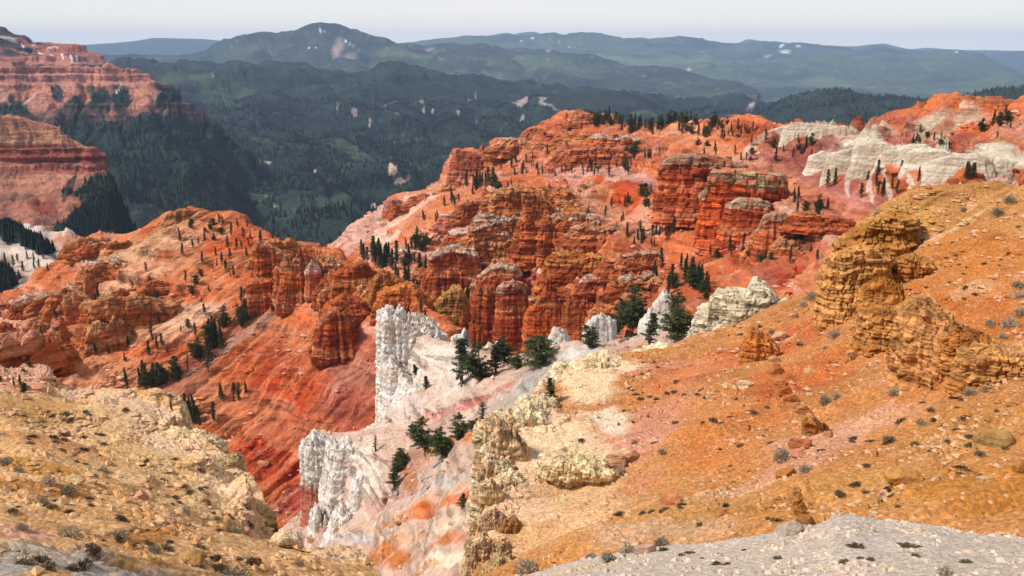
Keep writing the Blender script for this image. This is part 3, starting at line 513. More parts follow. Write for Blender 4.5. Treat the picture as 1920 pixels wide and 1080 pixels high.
# ------------------------------------------------------------------ left red ridge
F0 = [(-300, 590, 660), (-150, 580, 640), (0, 558, 600), (20, 548, 595), (38, 544, 592), (50, 524, 588), (70, 500, 583), (90, 492, 580), (120, 480, 572), (150, 466, 565), (162, 448, 560), (180, 438, 556), (215, 434, 550), (250, 431, 545), (280, 422, 540), (306, 412, 535), (322, 398, 528), (340, 394, 524), (360, 391, 520), (376, 394, 515), (400, 402, 508), (430, 404, 502), (452, 410, 495), (480, 430, 482), (505, 440, 472), (540, 456, 455), (570, 462, 442), (600, 470, 430), (625, 470, 420), (650, 490, 402), (675, 500, 385), (700, 515, 370), (730, 532, 350), (760, 552, 330), (800, 580, 310), (880, 640, 290)]
rows = [F0,
 [(-300, 620, 580), (0, 592, 545), (60, 560, 540), (100, 525, 537), (200, 472, 520), (260, 450, 512), (330, 424, 500), (400, 424, 490), (470, 450, 460), (500, 462, 440), (560, 485, 415), (640, 515, 385), (700, 545, 350), (800, 605, 298), (880, 660, 280)],
 [(-300, 650, 510), (0, 625, 498), (120, 570, 490), (200, 520, 482), (300, 480, 472), (400, 470, 455), (480, 500, 425), (560, 525, 392), (640, 560, 362), (720, 600, 325), (800, 650, 288), (880, 700, 270)],
 [(-300, 680, 470), (0, 655, 462), (150, 605, 452), (230, 570, 446), (320, 530, 438), (400, 525, 425), (470, 560, 398), (560, 580, 372), (640, 620, 345), (720, 660, 313), (800, 710, 278), (880, 760, 260)],
 [(-300, 700, 445), (0, 690, 436), (150, 645, 425), (250, 612, 418), (350, 585, 410), (430, 590, 395), (500, 615, 372), (580, 640, 350), (650, 680, 328), (730, 730, 300), (800, 780, 270), (880, 820, 250)],
 [(-300, 750, 410), (0, 730, 402), (150, 700, 396), (280, 670, 388), (400, 665, 374), (500, 690, 348), (600, 735, 320), (700, 800, 290), (800, 850, 255), (880, 890, 240)],
 [(-300, 820, 375), (0, 800, 370), (200, 780, 362), (350, 765, 350), (450, 790, 330), (550, 830, 306), (650, 890, 276), (800, 930, 245), (880, 960, 230)],
 [(-300, 1000, 320), (0, 960, 325), (300, 930, 308), (400, 930, 298), (500, 975, 275), (600, 1015, 255), (800, 1050, 225), (880, 1080, 205)],
 [(-300, 1150, 290), (0, 1150, 280), (300, 1150, 260), (500, 1150, 235), (600, 1160, 215), (880, 1200, 180)]]
p_f = [(250, 460, 130, 30, 18, 'CC9468', 1.1), (330, 410, 60, 14, 15, 'D09A6A', 1.0), (300, 500, 150, 30, 10, 'C8845C', .8), (200, 540, 110, 26, 10, 'CC8458', .9), (230, 560, 110, 14, 0, 'D09A68', .8), (90, 580, 110, 50, 0, 'B45A44', 1.1), (60, 640, 110, 40, 0, 'A8503C', 1.0), (170, 500, 60, 30, 0, 'BC6A4C', .7),
       (330, 590, 120, 30, 18, 'EAB48E', 1.2), (300, 450, 120, 30, 15, 'DCA478', .9), (400, 440, 60, 16, -10, 'E8A078', .9), (250, 520, 90, 20, 10, 'E0A880', .8), (280, 630, 100, 16, 10, 'DC9C74', 1.0), (400, 520, 90, 10, 35, 'E89468', 1.1), (430, 470, 60, 20, 10, 'D05A30', 1.1), (460, 450, 40, 14, -20, 'CC4A22', 1.1), (400, 430, 50, 14, -5, 'E08454', 1.0), (370, 540, 90, 16, 40, 'CC5C34', .8),
       (450, 600, 130, 22, 38, 'C8623A', .9), (380, 660, 120, 14, 35, 'B4543A', .8), (440, 640, 140, 9, 36, 'B8907C', .8), (330, 720, 110, 40, 30, 'B8664A', .9), (300, 665, 80, 10, 25, 'B43E20', .9), (200, 700, 120, 30, 0, 'C4764C', .9), (150, 730, 100, 8, 5, 'D8C0B0', .8), (170, 715, 60, 12, 10, 'B46438', .8), (60, 700, 60, 20, 20, 'B86040', .7),
       (560, 700, 130, 110, 35, 'BE4420', 1.0), (600, 620, 90, 26, 30, 'D0693E', .9), (520, 840, 130, 90, 35, 'B8381A', 1.0), (670, 700, 60, 80, 20, 'B8604E', 1.1), (690, 640, 50, 60, 25, 'BC5C4C', 1.0), (660, 770, 90, 50, 40, 'B05040', .9), (700, 600, 40, 14, 40, 'E0927C', 1.0), (640, 740, 60, 14, 50, 'C87C6C', .7), (600, 780, 50, 14, 50, 'C4604A', .6),
       (545, 940, 90, 30, 35, 'A83E34', 1.0), (600, 930, 60, 40, 35, 'B05048', .9), (560, 470, 60, 24, -15, 'B84A28', .8), (600, 510, 90, 26, -20, 'B64224', .9), (720, 560, 60, 26, -30, 'B83E1C', 1.0), (640, 500, 40, 14, -20, 'C8703C', .9), (500, 430, 30, 10, -20, 'D89C64', 1.0)]
c_f = [(80, 620, 190, 90, 0, 1, 1), (600, 520, 150, 50, -22, 1, 1), (230, 555, 150, 60, 6, 1, 1), (90, 590, 130, 50, 0, 1, 1), (60, 650, 110, 40, 0, .9, 1), (220, 560, 110, 40, 8, 1, 1), (160, 480, 40, 30, 0, .8, 1), (280, 480, 100, 26, 10, .35, 1), (560, 500, 90, 40, -20, 1, 1), (640, 540, 70, 34, -20, .8, 1), (720, 540, 70, 30, -30, .8, 1), (180, 720, 110, 16, 0, .7, 1), (640, 610, 30, 30, 0, .8, 1), (200, 650, 80, 20, 0, .7, 1), (340, 600, 90, 20, 15, .1, 1), (330, 395, 30, 6, 0, .6, 1)]
def drop_f(P, px, py, P0, N, NH):      # gully at the foot of the big red slope
    return P
patch('slope', rows, npx=1.1, base=OR, mat=M_MID, back=(50, 1.06), L=30, A1=3.0, A2=4.6, GL=7, gdir=(-.72, -.7), A3=2.6, H=8, c0=.12, A4=9, BL=13, A5=.9, FL=3, seed=24, warp=14,
      paint=p_f, cliff=c_f, bands=('E4A880', .6, '8E2E1A', .7), streak=(.5, 'E09A70', 1.6), whitecap=.7, tilt=(.03, 0), var=.12, kind_name='F', crispf=5)

# ------------------------------------------------------------------ the pale spur below the viewpoint
G0 = [(718, 612, 226), (745, 606, 220), (780, 622, 214), (820, 636, 208), (850, 643, 204), (870, 650, 200), (900, 655, 195), (930, 655, 190), (960, 662, 183), (985, 664, 177), (1010, 660, 172), (1060, 650, 165), (1110, 645, 160), (1180, 630, 160), (1250, 612, 160), (1300, 600, 160), (1450, 585, 170)]
rows = [G0,
 [(722, 735, 216), (760, 715, 205), (850, 700, 186), (930, 692, 172), (1020, 688, 157), (1100, 668, 147), (1180, 652, 143), (1250, 640, 142), (1450, 635, 142)],
 [(724, 792, 192), (800, 775, 173), (900, 742, 155), (1000, 722, 140), (1100, 700, 128), (1250, 690, 122), (1450, 690, 120)],
 [(580, 828, 196), (620, 838, 188), (660, 852, 180), (740, 862, 163), (820, 835, 148), (900, 808, 135), (1000, 790, 122), (1450, 760, 100)],
 [(580, 935, 199), (660, 942, 174), (740, 925, 153), (820, 896, 137), (900, 872, 122), (1000, 860, 108), (1450, 850, 90)],
 [(500, 1015, 205), (640, 1005, 163), (720, 992, 140), (800, 972, 123), (900, 940, 107), (1000, 930, 95), (1450, 930, 80)],
 [(480, 1095, 175), (660, 1085, 138), (760, 1070, 117), (900, 1035, 96), (1000, 1030, 86), (1450, 1030, 70)],
 [(480, 1200, 150), (660, 1180, 115), (760, 1160, 100), (900, 1130, 82), (1000, 1120, 74), (1450, 1120, 60)]]
WHT, CRM = 'E6D8CA', 'E8D2A4'
p_g = [(800, 690, 110, 50, 0, 'DCC8B8', 1.2), (760, 770, 60, 40, 0, 'D8C0B0', 1.1), (850, 720, 70, 24, 20, 'DCC0AE', .8), (940, 690, 90, 12, 25, 'D8AE9C', .8), (1010, 710, 110, 34, 28, 'AC9E90', 1.3), (960, 760, 60, 24, 28, 'AC9C8E', 1.1), (1090, 665, 60, 14, 10, 'D2C6BA', 1.1), (880, 755, 110, 7, 27, 'C87468', 1.0), (820, 775, 90, 8, 25, 'CC8474', .8), (1180, 650, 50, 10, 8, 'B4703C', 1.2), (1200, 640, 60, 8, 5, 'CDA890', .8), (1320, 612, 60, 16, 10, 'D8C094', 1.0),
       (800, 810, 90, 14, 15, 'CDA090', .9), (860, 830, 60, 16, 20, 'D08A58', 1.0), (890, 820, 40, 12, 20, 'C87840', 1.0), (780, 870, 90, 26, 25, 'CC9474', 1.1), (740, 890, 60, 26, 30, 'CC9880', .9), (660, 850, 50, 26, 0, 'E0CCBC', 1.0), (690, 900, 40, 40, 10, 'DCC6B6', 1.0), (770, 905, 16, 40, 20, 'C8743C', .7),
       (850, 905, 110, 9, 25, 'BCAA9C', 1.2), (720, 945, 110, 9, 20, 'CC9886', 1.0), (640, 975, 60, 14, 20, 'DAB4A4', .8), (830, 935, 90, 10, 25, 'D49A78', 1.0), (800, 960, 130, 9, 22, 'C8602C', 1.2), (880, 935, 50, 8, 25, 'C8501E', 1.1), (720, 990, 90, 9, 20, 'D09468', 1.0), (850, 985, 90, 12, 25, 'DCC0A0', 1.1), (760, 1010, 110, 9, 20, 'D4A27C', 1.0), (670, 1010, 50, 12, 15, 'C8BCB4', .9), (840, 1020, 60, 14, 25, 'CC7444', .9), (720, 1045, 60, 26, 15, 'C87038', 1.1), (850, 1055, 90, 16, 20, 'DCC6A8', 1.1), (800, 1075, 60, 9, 20, 'D4935C', .8), (620, 975, 40, 20, 30, 'B86058', .9), (930, 905, 1, 1, 0, 'DCC6A8', 0)]
patch('slope', rows, npx=1.2, base='CCA68E', mat=M_NEARMID, back=(40, 1.05), L=12, A1=1.3, A2=1.5, GL=3.6, gdir=(-.9, .1), A3=1.0, H=2.6, c0=.06, A4=2.0, BL=5, A5=.45, FL=1.6, seed=28, warp=11,
      paint=p_g, cliff=[(780, 690, 90, 60, 0, .8, 1), (660, 870, 80, 60, 0, .8, 1), (760, 770, 60, 30, 0, .7, 1), (1200, 640, 90, 20, 0, .4, 1), (690, 910, 50, 40, 0, .7, 1)], bands=('EADCCC', .5, 'C8A088', .5), streak=(.3, 'E4D4C8', 1.2), tilt=(0, 0), var=.08, kind_name='G', crispf=5, sl=(14, 150, .05, 30))

# ------------------------------------------------------------------ right foreground slope
I0 = [(1040, 718, 84), (1062, 694, 86), (1080, 682, 88), (1110, 673, 90), (1180, 665, 92), (1215, 660, 93), (1250, 655, 94), (1300, 638, 96), (1350, 624, 98), (1400, 607, 100), (1450, 586, 101), (1500, 566, 102), (1540, 540, 104), (1580, 480, 106), (1610, 415, 107), (1640, 394, 108), (1660, 384, 108), (1700, 366, 109), (1740, 352, 109), (1800, 346, 110), (1840, 344, 110), (1870, 341, 110), (1920, 337, 110), (2150, 325, 110)]
rows = [I0,
 [(985, 765, 74), (1050, 735, 76), (1150, 712, 78), (1250, 700, 80), (1400, 660, 84), (1500, 622, 88), (1600, 570, 91), (1720, 470, 97), (1800, 440, 98), (1920, 425, 96), (2150, 415, 94)],
 [(930, 800, 64), (1000, 790, 64.5), (1100, 780, 65), (1250, 760, 65), (1400, 720, 68), (1500, 690, 70), (1600, 650, 72), (1720, 570, 78), (1800, 535, 79), (1920, 515, 78), (2150, 500, 76)],
 [(926, 855, 55), (1000, 850, 54.5), (1150, 838, 53), (1300, 810, 53), (1500, 760, 55), (1700, 680, 59), (1800, 635, 61), (1920, 615, 61), (2150, 600, 60)],
 [(930, 915, 47), (1050, 912, 45.5), (1200, 895, 43.5), (1400, 855, 43), (1600, 810, 43.5), (1800, 745, 45), (1920, 715, 46), (2150, 695, 46)],
 [(908, 985, 40), (1000, 975, 39), (1200, 955, 36.5), (1400, 922, 34.5), (1600, 880, 34), (1800, 838, 34.5), (1920, 812, 35), (2150, 790, 35)],
 [(902, 1060, 35), (1000, 1050, 33.5), (1200, 1025, 30), (1400, 995, 28), (1600, 960, 26.5), (1920, 910, 26), (2150, 885, 26)],
 [(895, 1180, 29), (1000, 1160, 28), (1200, 1130, 25), (1400, 1100, 22.5), (1700, 1060, 20.5), (1920, 1030, 20), (2150, 1000, 20)],
 [(895, 1330, 24), (1000, 1310, 23), (1200, 1270, 20), (1400, 1230, 17.5), (1700, 1180, 15.5), (1920, 1140, 14.5), (2150, 1100, 14)]]
rows = [r + [(r[-1][0] + 380, r[-1][1] + (r[-1][1] - r[-2][1]) * .6, r[-1][2])] for r in rows]
OCH, FOR, CR2 = 'C08248', 'C0662E', 'E6C098'
p_i = [(1600, 700, 600, 260, 0, 'BC7640', .6), (1020, 900, 170, 120, 0, 'E4BA8C', .9), (1780, 400, 190, 60, 10, 'B47C42', 1.1), (1850, 480, 160, 60, 0, 'BC7032', 1.0), (1700, 420, 90, 40, 20, 'C08A44', .9), (1800, 600, 190, 90, 0, 'B86428', 1.0), (1600, 560, 90, 60, 0, 'B8702E', .9), (1820, 545, 60, 14, 15, 'D0A070', .6), (1760, 440, 120, 8, 25, 'D2A878', .7),
       (1450, 640, 170, 34, 18, 'B85A30', 1.1), (1300, 700, 150, 34, 18, 'C46A44', .8), (1200, 690, 110, 20, 10, 'CC8060', .9), (1500, 720, 150, 60, 20, 'BC602E', .9), (1250, 760, 110, 26, 20, 'C87E5E', .7), (1180, 830, 90, 60, 10, 'D08C6C', 1.0), (1230, 800, 60, 50, 25, 'CC866A', .7),
       (1150, 690, 70, 18, 0, CR2, 1.2), (1100, 710, 70, 36, 0, 'EAC49A', 1.3), (1020, 800, 90, 50, 0, 'EAC498', 1.4), (1100, 860, 90, 50, 0, 'E4BC92', 1.2), (990, 880, 70, 60, 0, 'DEB286', 1.2), (960, 960, 90, 90, 0, 'DCB088', 1.2), (1040, 830, 120, 90, 0, 'E4BE96', 1.0), (1090, 930, 90, 40, 10, 'D8A874', .9), (1010, 1010, 90, 40, 0, 'CC9A66', .9), (1150, 780, 50, 26, 0, 'E2CCB0', .9),
       (1350, 830, 150, 50, 22, 'C47238', .9), (1500, 850, 190, 16, 22, 'CC9070', .8), (1400, 900, 190, 14, 20, 'CFA078', .7), (1600, 800, 190, 12, 15, 'CC9474', .8), (1750, 730, 150, 10, 12, 'C8987C', .7), (1800, 800, 190, 60, 10, 'B87C40', 1.0), (1650, 900, 220, 60, 8, 'BE8444', 1.0), (1850, 900, 190, 60, 5, 'B87630', .9), (1300, 960, 190, 40, 8, 'C08A50', .8), (1200, 900, 90, 20, 25, 'C88058', .7), (1500, 960, 190, 30, 0, 'BC7C38', .8), (1850, 700, 120, 20, 10, 'B46432', .8), (1450, 760, 40, 60, 10, 'B8602E', .6), (1250, 1000, 190, 30, 5, 'C49A74', .8)]
patch('slope', rows, npx=1.15, base=OCH, mat=M_FG, back=(50, 1.05), L=9, A1=.65, A2=1.1, GL=3.0, gdir=(-.92, -.2), A3=.8, H=1.5, c0=.03, A4=1.5, BL=2.8, A5=.26, FL=1.1, seed=32, warp=14,
      paint=p_i, cliff=[(1010, 790, 110, 40, 10, .7, 1), (1110, 700, 90, 26, 0, .7, 1), (950, 900, 60, 130, 0, .8, 1), (1080, 880, 90, 22, 0, .5, 1), (1720, 610, 120, 50, -10, .6, 1), (1640, 460, 90, 50, 0, .6, 1), (1490, 760, 22, 70, 15, .6, 1), (1500, 930, 22, 50, 0, .5, 1)],
      streak=(.2, 'D09C68', .8), tilt=(0, 0), var=.10, kind_name='I', crispf=5, sl=(70, 150, .32, 40))

# ------------------------------------------------------------------ left foreground slope
rows = [
 [(-260, 690, 66), (0, 692, 60), (40, 694, 59), (68, 697, 58), (82, 706, 57), (96, 722, 56), (118, 733, 55), (140, 744, 54), (165, 744, 53), (190, 740, 52.5), (230, 738, 52), (262, 741, 51), (290, 739, 50), (310, 746, 49), (328, 756, 48)],
 [(-260, 760, 50), (0, 758, 47), (100, 775, 46), (200, 785, 45), (280, 795, 44.5), (345, 798, 45)],
 [(-260, 820, 41), (0, 822, 39), (150, 838, 38.5), (300, 848, 39.5), (375, 838, 41), (408, 850, 41.5)],
 [(-260, 870, 33), (0, 872, 31.5), (150, 882, 32), (300, 890, 34.5), (400, 886, 37), (456, 884, 38.5)],
 [(-260, 930, 25.5), (0, 932, 24.8), (150, 938, 26), (300, 945, 28.7), (400, 948, 31), (494, 950, 34.5)],
 [(-260, 990, 19.5), (0, 992, 19.4), (150, 995, 21), (300, 1000, 24), (400, 1003, 26.8), (514, 1002, 31)],
 [(-260, 1010, 18), (0, 1014, 18), (150, 1015, 19.5), (300, 1020, 22.3), (450, 1018, 26.5), (560, 1008, 29.5), (640, 1022, 28)],
 [(-260, 1048, 15), (0, 1050, 15.3), (200, 1055, 17.5), (400, 1058, 21.5), (550, 1050, 25), (650, 1034, 27.5), (698, 1062, 26)],
 [(-260, 1130, 10), (0, 1130, 10.8), (200, 1140, 13), (400, 1145, 17), (600, 1140, 20), (730, 1130, 23)],
 [(-260, 1330, 6.5), (0, 1330, 7), (200, 1350, 8.5), (400, 1370, 11), (600, 1350, 14), (730, 1300, 18)]]
p_k = [(40, 705, 90, 16, 0, 'DCA484', 1.1), (300, 880, 220, 110, -25, 'E2B886', .6), (60, 730, 90, 16, -5, 'D0906C', .8), (150, 745, 60, 12, 0, 'DDB494', .9), (50, 770, 110, 24, -6, 'C8945A', 1.1), (240, 770, 90, 34, -10, 'E2B88E', 1.2), (330, 820, 90, 50, -40, 'E4BA90', 1.2), (410, 900, 70, 60, -40, 'E4BA90', 1.2), (470, 970, 50, 50, -50, 'DCAE84', 1.2), (250, 860, 150, 40, -15, 'DAAC72', .9), (100, 830, 130, 26, -12, 'CC8E58', .9), (60, 880, 130, 12, -10, 'C88A3C', 1.0),
       (80, 910, 150, 14, -6, 'B8793E', .9), (250, 920, 130, 20, -8, 'C8945C', .8), (120, 960, 150, 20, -5, 'C8945A', 1.0), (330, 980, 150, 20, -4, 'CA9258', .9), (60, 1015, 110, 16, -5, 'C89278', 1.0), (100, 1055, 150, 26, 0, 'BCA894', 1.2), (300, 1060, 90, 12, 0, 'C08848', .9), (450, 1040, 130, 20, 5, 'CC9C66', .9), (620, 1045, 110, 30, 5, 'DEB28A', 1.2), (480, 1020, 60, 12, 0, 'D0A878', .8), (260, 1010, 90, 14, -5, 'C07F3C', .9), (150, 1080, 260, 16, 0, 'B0A498', 1.1)]
patch('slope', rows, npx=1.15, base='DCA870', mat=M_FG, back=(40, 1.06), L=6, A1=.45, A2=.5, GL=2.0, gdir=(.8, .3), A3=.6, H=1.1, c0=.03, A4=1.0, BL=2, A5=.2, FL=.9, seed=36, warp=14,
      paint=p_k, cliff=[(320, 770, 60, 40, -40, .8, 1), (400, 850, 60, 60, -45, .9, 1), (470, 940, 50, 70, -60, .9, 1), (60, 700, 60, 14, 0, .5, 1), (640, 1040, 60, 30, 0, .5, 1)],
      streak=(.2, 'DDAE78', .7), var=.10, kind_name='K', crispf=4, sr=(-55, 130, .30, 40))

# ------------------------------------------------------------------ pale ground at our feet
J0 = [(880, 1110, 10.6), (960, 1084, 10.8), (1000, 1070, 10.8), (1060, 1056, 10.7), (1130, 1040, 10.6), (1200, 1027, 10.5), (1290, 1019, 10.3), (1400, 1010, 10), (1460, 1002, 10), (1500, 995, 10), (1555, 975, 10), (1562, 966, 10), (1590, 966, 10), (1650, 974, 10), (1740, 981, 10), (1800, 994, 10), (1850, 1002, 10), (1920, 1009, 10), (2150, 1030, 10.5), (2600, 1060, 10.5)]
patch('ground', [J0, [(x, y + 22, 9.2) for x, y, r in J0], [(x, 1062 + (y - 1000) * .3, 7.4) for x, y, r in J0], [(x, 1130 + (y - 1000) * .1, 5.9) for x, y, r in J0], [(x, 1260, 4.4) for x, y, r in J0], [(x, 1520, 2.9) for x, y, r in J0], [(x, 2300, 1.4) for x, y, r in J0]], npx=1.7, base='CBB8A6', mat=M_GR, back=(50, 1.12), L=1.6, A1=.05, A2=.03, GL=.5, gdir=(-1, .2), A5=.025, FL=.16, seed=40, var=.08, kind_name='J', crispf=4,
      paint=[(1400, 1040, 150, 10, 3, 'D0BCA6', .7), (1700, 1010, 190, 12, -3, 'CEBCAC', .6), (1100, 1062, 100, 10, 10, 'CCB088', .7)], streak=(.3, 'A89C90', .3), sl=(-30, 60, .1, 8))

# the rest of the viewpoint hill, under and behind us
hx, hy = np.meshgrid(np.linspace(-90, 90, 181), np.linspace(-70, 34, 105))
hz_ = -4.1 - .35 * np.clip(hy, 0, 4) - (.86 - .30 * sm(1, 5, hx) - .10 * sm(5, 10, hx)) * np.clip(hy - 4, 0, 99) - .5 * sm(5, 10, hx) - .5 * np.clip(-hx - 3, 0, 99) - .02 * np.clip(hx, 0, 99) - .1 * np.clip(-hy, 0, 99)
hP = np.stack([hx, hy, hz_], -1); hP[..., 2] += .25 * fbm(hP, .3, 4, 3)
hC = np.empty(hP.shape); hC[:] = col('C0A284'); hC *= (1 + .15 * fbm(hP, .5, 3, 8))[..., None]
o_ = grid_mesh('ground', hP, hC, M_FG); o_['kind'] = 'structure'
# ------------------------------------------------------------------ placing things on the land
bpy.context.view_layer.update()
DG = bpy.context.evaluated_depsgraph_get()
def hit(px, py, rmin=2.0):
    d = Vector(ray(px, py)).normalized(); o = d * rmin
    ok, loc, n, i, ob, m = S.ray_cast(DG, o, d)
    return (loc, n) if ok else (None, None)
def tag(o, label=None, cat=None, group=None):
    if label: o['label'] = label
    if cat: o['category'] = cat
    if group: o['group'] = group
    return o
def empty(name, loc, label, cat, group=None):
    o = bpy.data.objects.new(name, None); COL.objects.link(o); o.location = loc; o.empty_display_size = .5
    return tag(o, label, cat, group)

# ------------------------------------------------------------------ crags, hoodoos and layered buttes
def crag(name, label, cat, cx, by, ty, wpx, R=None, top=None, depth=.7, base='D1703C', cap=None, capd=.12, band=('DC9468', '973D20'), H=3., strat=.06, flute=.10, fl=.35, rough=.02,
         sq=4.2, taper=.22, yaw=0, seed=1, mat=None, foot=None, group=None, dens=1.25, jag=.10, sink=.45, blk=.07, near=True):
    if R is None:
        loc, n = hit(cx, by); R = math.hypot(loc.x, loc.y)
    loc, n = hit(cx, by)
    if loc is not None:
        rh = math.hypot(loc.x, loc.y); rn = rh + .55 * depth * wpx / 2 * rh / F_PX
        if near and (rh < 125 or (abs(rn - R) < .14 * R and rn < R)): R = rn
    Pb = W(cx, by, R); dist = np.linalg.norm(Pb)
    cosf = 1.0 / np.linalg.norm(ray(cx, by)); sc = dist * cosf / F_PX            # metres per pixel here
    w = wpx * sc / 2; el = math.atan2(-Pb[2], R); h = (by - ty) * sc / math.cos(el)
    az = math.atan2(Pb[0], Pb[1]) + rad(yaw)
    e = np.array([math.cos(az), -math.sin(az), 0]); f = np.array([math.sin(az), math.cos(az), 0])
    na = int(np.clip(wpx * 2.6 * dens, 70, 420)); ns = int(np.clip((by - ty) * 1.0 * dens + wpx * .3, 46, 260))
    th = np.linspace(0, 2 * math.pi, na, endpoint=False)[None, :]; ph = np.linspace(0, 1, ns)[:, None]
    # side from the foot up, then in over the top
    k = .62
    hh = np.where(ph < k, -sink + (1 + sink) * (ph / k) ** .9, 1.0); rho = np.where(ph < k, 1.0, 1 - ((ph - k) / (1 - k)))
    rr = .045; rho = np.where(ph < k, 1 - rr * sm(.86, 1., hh) ** 2, rho * (1 - rr))
    ct, st = np.cos(th), np.sin(th)
    out = 1 / (np.abs(ct) ** sq + np.abs(st) ** sq) ** (1 / sq)
    U = np.stack([ct + 0 * ph, st + 0 * ph, 0 * ph + 0 * th], -1)
    sv = seed * 3.7
    lump = fbm(U + sv, 1.1, 3, seed) * .16
    fl_ = ridged(np.stack([ct * out / fl + sv + 0 * ph, st * out * depth / fl + 0 * ph, hh * .35 + 0 * th], -1), 1., 3, seed + 2)
    fade = sm(0, .5, rho + 0 * th)
    X = ct * out * rho * (1 + lump + flute * (fl_ - .4) * 2 * fade); Y = st * out * rho * (1 + lump + flute * (fl_ - .4) * 2 * fade)
    X = X * (1 + taper * np.clip(1 - hh, 0, 1.3) ** 1.5); Y = Y * (1 + taper * 1.4 * np.clip(1 - hh, 0, 1.3) ** 1.5)
    if top is None: top = [(-1, .85), (-.6, .97), (0, 1), (.6, .95), (1, .8)]
    tx = np.array([a for a, b in top]); tz = np.array([b for a, b in top])
    tp = np.interp(X, tx, tz)
    back_ = 1 - .10 * np.clip(Y, 0, 1)
    jg = fbm(np.stack([X * 4.5 + sv, Y * 4.5 * depth, 0 * X], -1), 1., 4, seed + 5, .6) * jag + (.42 - ridged(np.stack([X * 3.3 + sv * 2, Y * 1.2, 0 * X], -1), 1., 3, seed + 25)) * jag * .9
    Z = np.where(hh > 0, hh * (tp * back_ + jg * sm(.3, 1, hh + 0 * X)), hh + 0 * X)
    P = np.stack([X * w, Y * w * depth, Z * h], -1)
    zz = P[..., 2] + fbm(P, .5 / w, 2, seed + 7) * H * .4
    hz = strata(zz + seed * 5, H, seed)
    rad_ = np.stack([ct * out + 0 * ph, st * out + 0 * ph, 0 * P[..., 0]], -1)
    rad_ /= np.linalg.norm(rad_, axis=-1, keepdims=True)
    P += rad_ * ((hz - .5) * strat * w * 2 * fade)[..., None]
    if blk:
        Hs = H * .30; iz = np.floor((zz + .3 * Hs * fbm(P, 1.5 / w, 2, seed + 31)) / Hs).astype(int)
        arc = th / (2 * math.pi) * 6.28 * w / (Hs * 1.9) + _tab[(iz * 13 + seed) & 4095] * 5 + .5 * fbm(P, 2 / w, 2, seed + 33)
        ia = np.floor(arc).astype(int); rnd = _tab[(iz * 57 + ia * 131 + seed * 7) & 4095]
        fz = (zz / Hs) % 1.0; fa = arc % 1.0
        joint = np.minimum(sm(0, .14, fa) * sm(1, .86, fa), 1)
        P += rad_ * (((rnd - .5) * blk - (1 - joint) * blk * .5) * w * fade)[..., None]
    Nn = rad_ * fade[..., None]; Nn[..., 2] += (1 - fade) + sm(.8, 1, hh + 0 * X)
    P += Nn * (fbm(P, 3.2 / w, 5, seed + 9, .62) * rough * w * 2)[..., None]
    if cap:
        ov = sm(1 - capd - .03, 1 - capd, Z / np.maximum(tp, .05)) * fade
        P += rad_ * (ov * w * .035)[..., None]
    C = np.empty(P.shape); C[:] = col(base)
    t = step1(zz / H * 1.3 + seed, .2, seed + 5)
    C += (col(band[0]) - C) * (sm(.58, .8, t) * .65)[..., None]; C += (col(band[1]) - C) * (sm(.40, .18, t) * .6)[..., None]
    if foot: C += (col(foot[0]) - C) * (sm(foot[1] + .12, foot[1] - .12, Z + fbm(P, 2 / w, 3, seed + 4) * .12))[..., None]
    if cap:
        m_ = np.clip(sm(1 - capd - .05, 1 - capd, Z / np.maximum(tp, .05) + fbm(P, 3.5 / w, 4, seed + 6) * .10), 0, 1) * (.35 + .65 * sm(-.3, .2, fbm(P * np.array([1, 1, 4.]), 3 / w, 4, seed + 16))); C += (col(cap) - C) * m_[..., None]
    isred = np.clip((C[..., 0:1] - C[..., 1:2] * 3.2) / .3, 0, 1); C *= 1 + isred * np.array([.18, .50, .22])
    if blk: C *= (.80 + .4 * rnd * fade + .2 * (1 - fade))[..., None] * (1 - .35 * (1 - joint) * fade)[..., None]
    C *= (1 + .14 * fbm(P, 5 / w, 4, seed + 3))[..., None]
    Pw = Pb + P[..., 0:1] * e + P[..., 1:2] * f + P[..., 2:3] * np.array([0, 0, 1.])
    top_c = Pw[-1].mean(0); Pw[-1] = top_c
    o = grid_mesh(name, (Pw - Pb), np.clip(C, .004, .9), mat or (M_ROCKB if w > 6 else M_ROCK), wrap=True)
    o.location = Pb
    tag(o, label, cat, group)
    return o
ORB, DRB = 'CD6737', '973D20'
WB = ('F8EEE4', 'E0C8B6')
CB = ('FAE4BC', 'DEB488')
# pale spur
def white(label, cx, by, ty, w_, R, top, depth=.6, seed=1, **k):
    kw = dict(band=WB, blk=.035, near=False, mat=M_WHITE, H=2.4, strat=.045, flute=.10, fl=.4, rough=.032, taper=.14, jag=.07, sq=2.6, dens=1.5); kw.update(k)
    crag('rock_outcrop', label, 'rock outcrop', cx, by, ty, w_, R, top, depth, 'F2E4D6', seed=seed, **kw)
white('tall white cliff with twin points at the tip of the spur', 776, 730, 577, 124, 216, [(-1.1, .80), (-.9, .92), (-.7, 1), (-.5, .9), (-.35, .97), (-.1, .86), (.2, .84), (.5, .76), (.8, .70), (1.1, .5)], .9, 3)
white('lower half of the white cliff standing on the gully side', 772, 812, 676, 100, 204, [(-1.1, .9), (-.6, 1), (-.1, .88), (.3, .66), (.7, .42), (1.1, .2)], .9, 4)
white('ragged white step in the middle of the spur wall', 818, 720, 622, 96, 212, [(-1, .9), (-.6, .96), (-.2, .86), (.1, 1), (.35, .8), (.7, .62), (1.1, .3)], .8, 5)
white('crumbling white foot of the spur wall above the sapling', 800, 770, 700, 90, 196, [(-1, 1), (-.5, .8), (0, .85), (.4, .5), (1, .2)], .8, 6, taper=.4)
white('low white knob on the skyline behind the white wall', 862, 655, 616, 34, 216, [(-1, .5), (-.4, .7), (.1, .65), (.5, 1), (1, .8)], .8, 7, taper=.4)
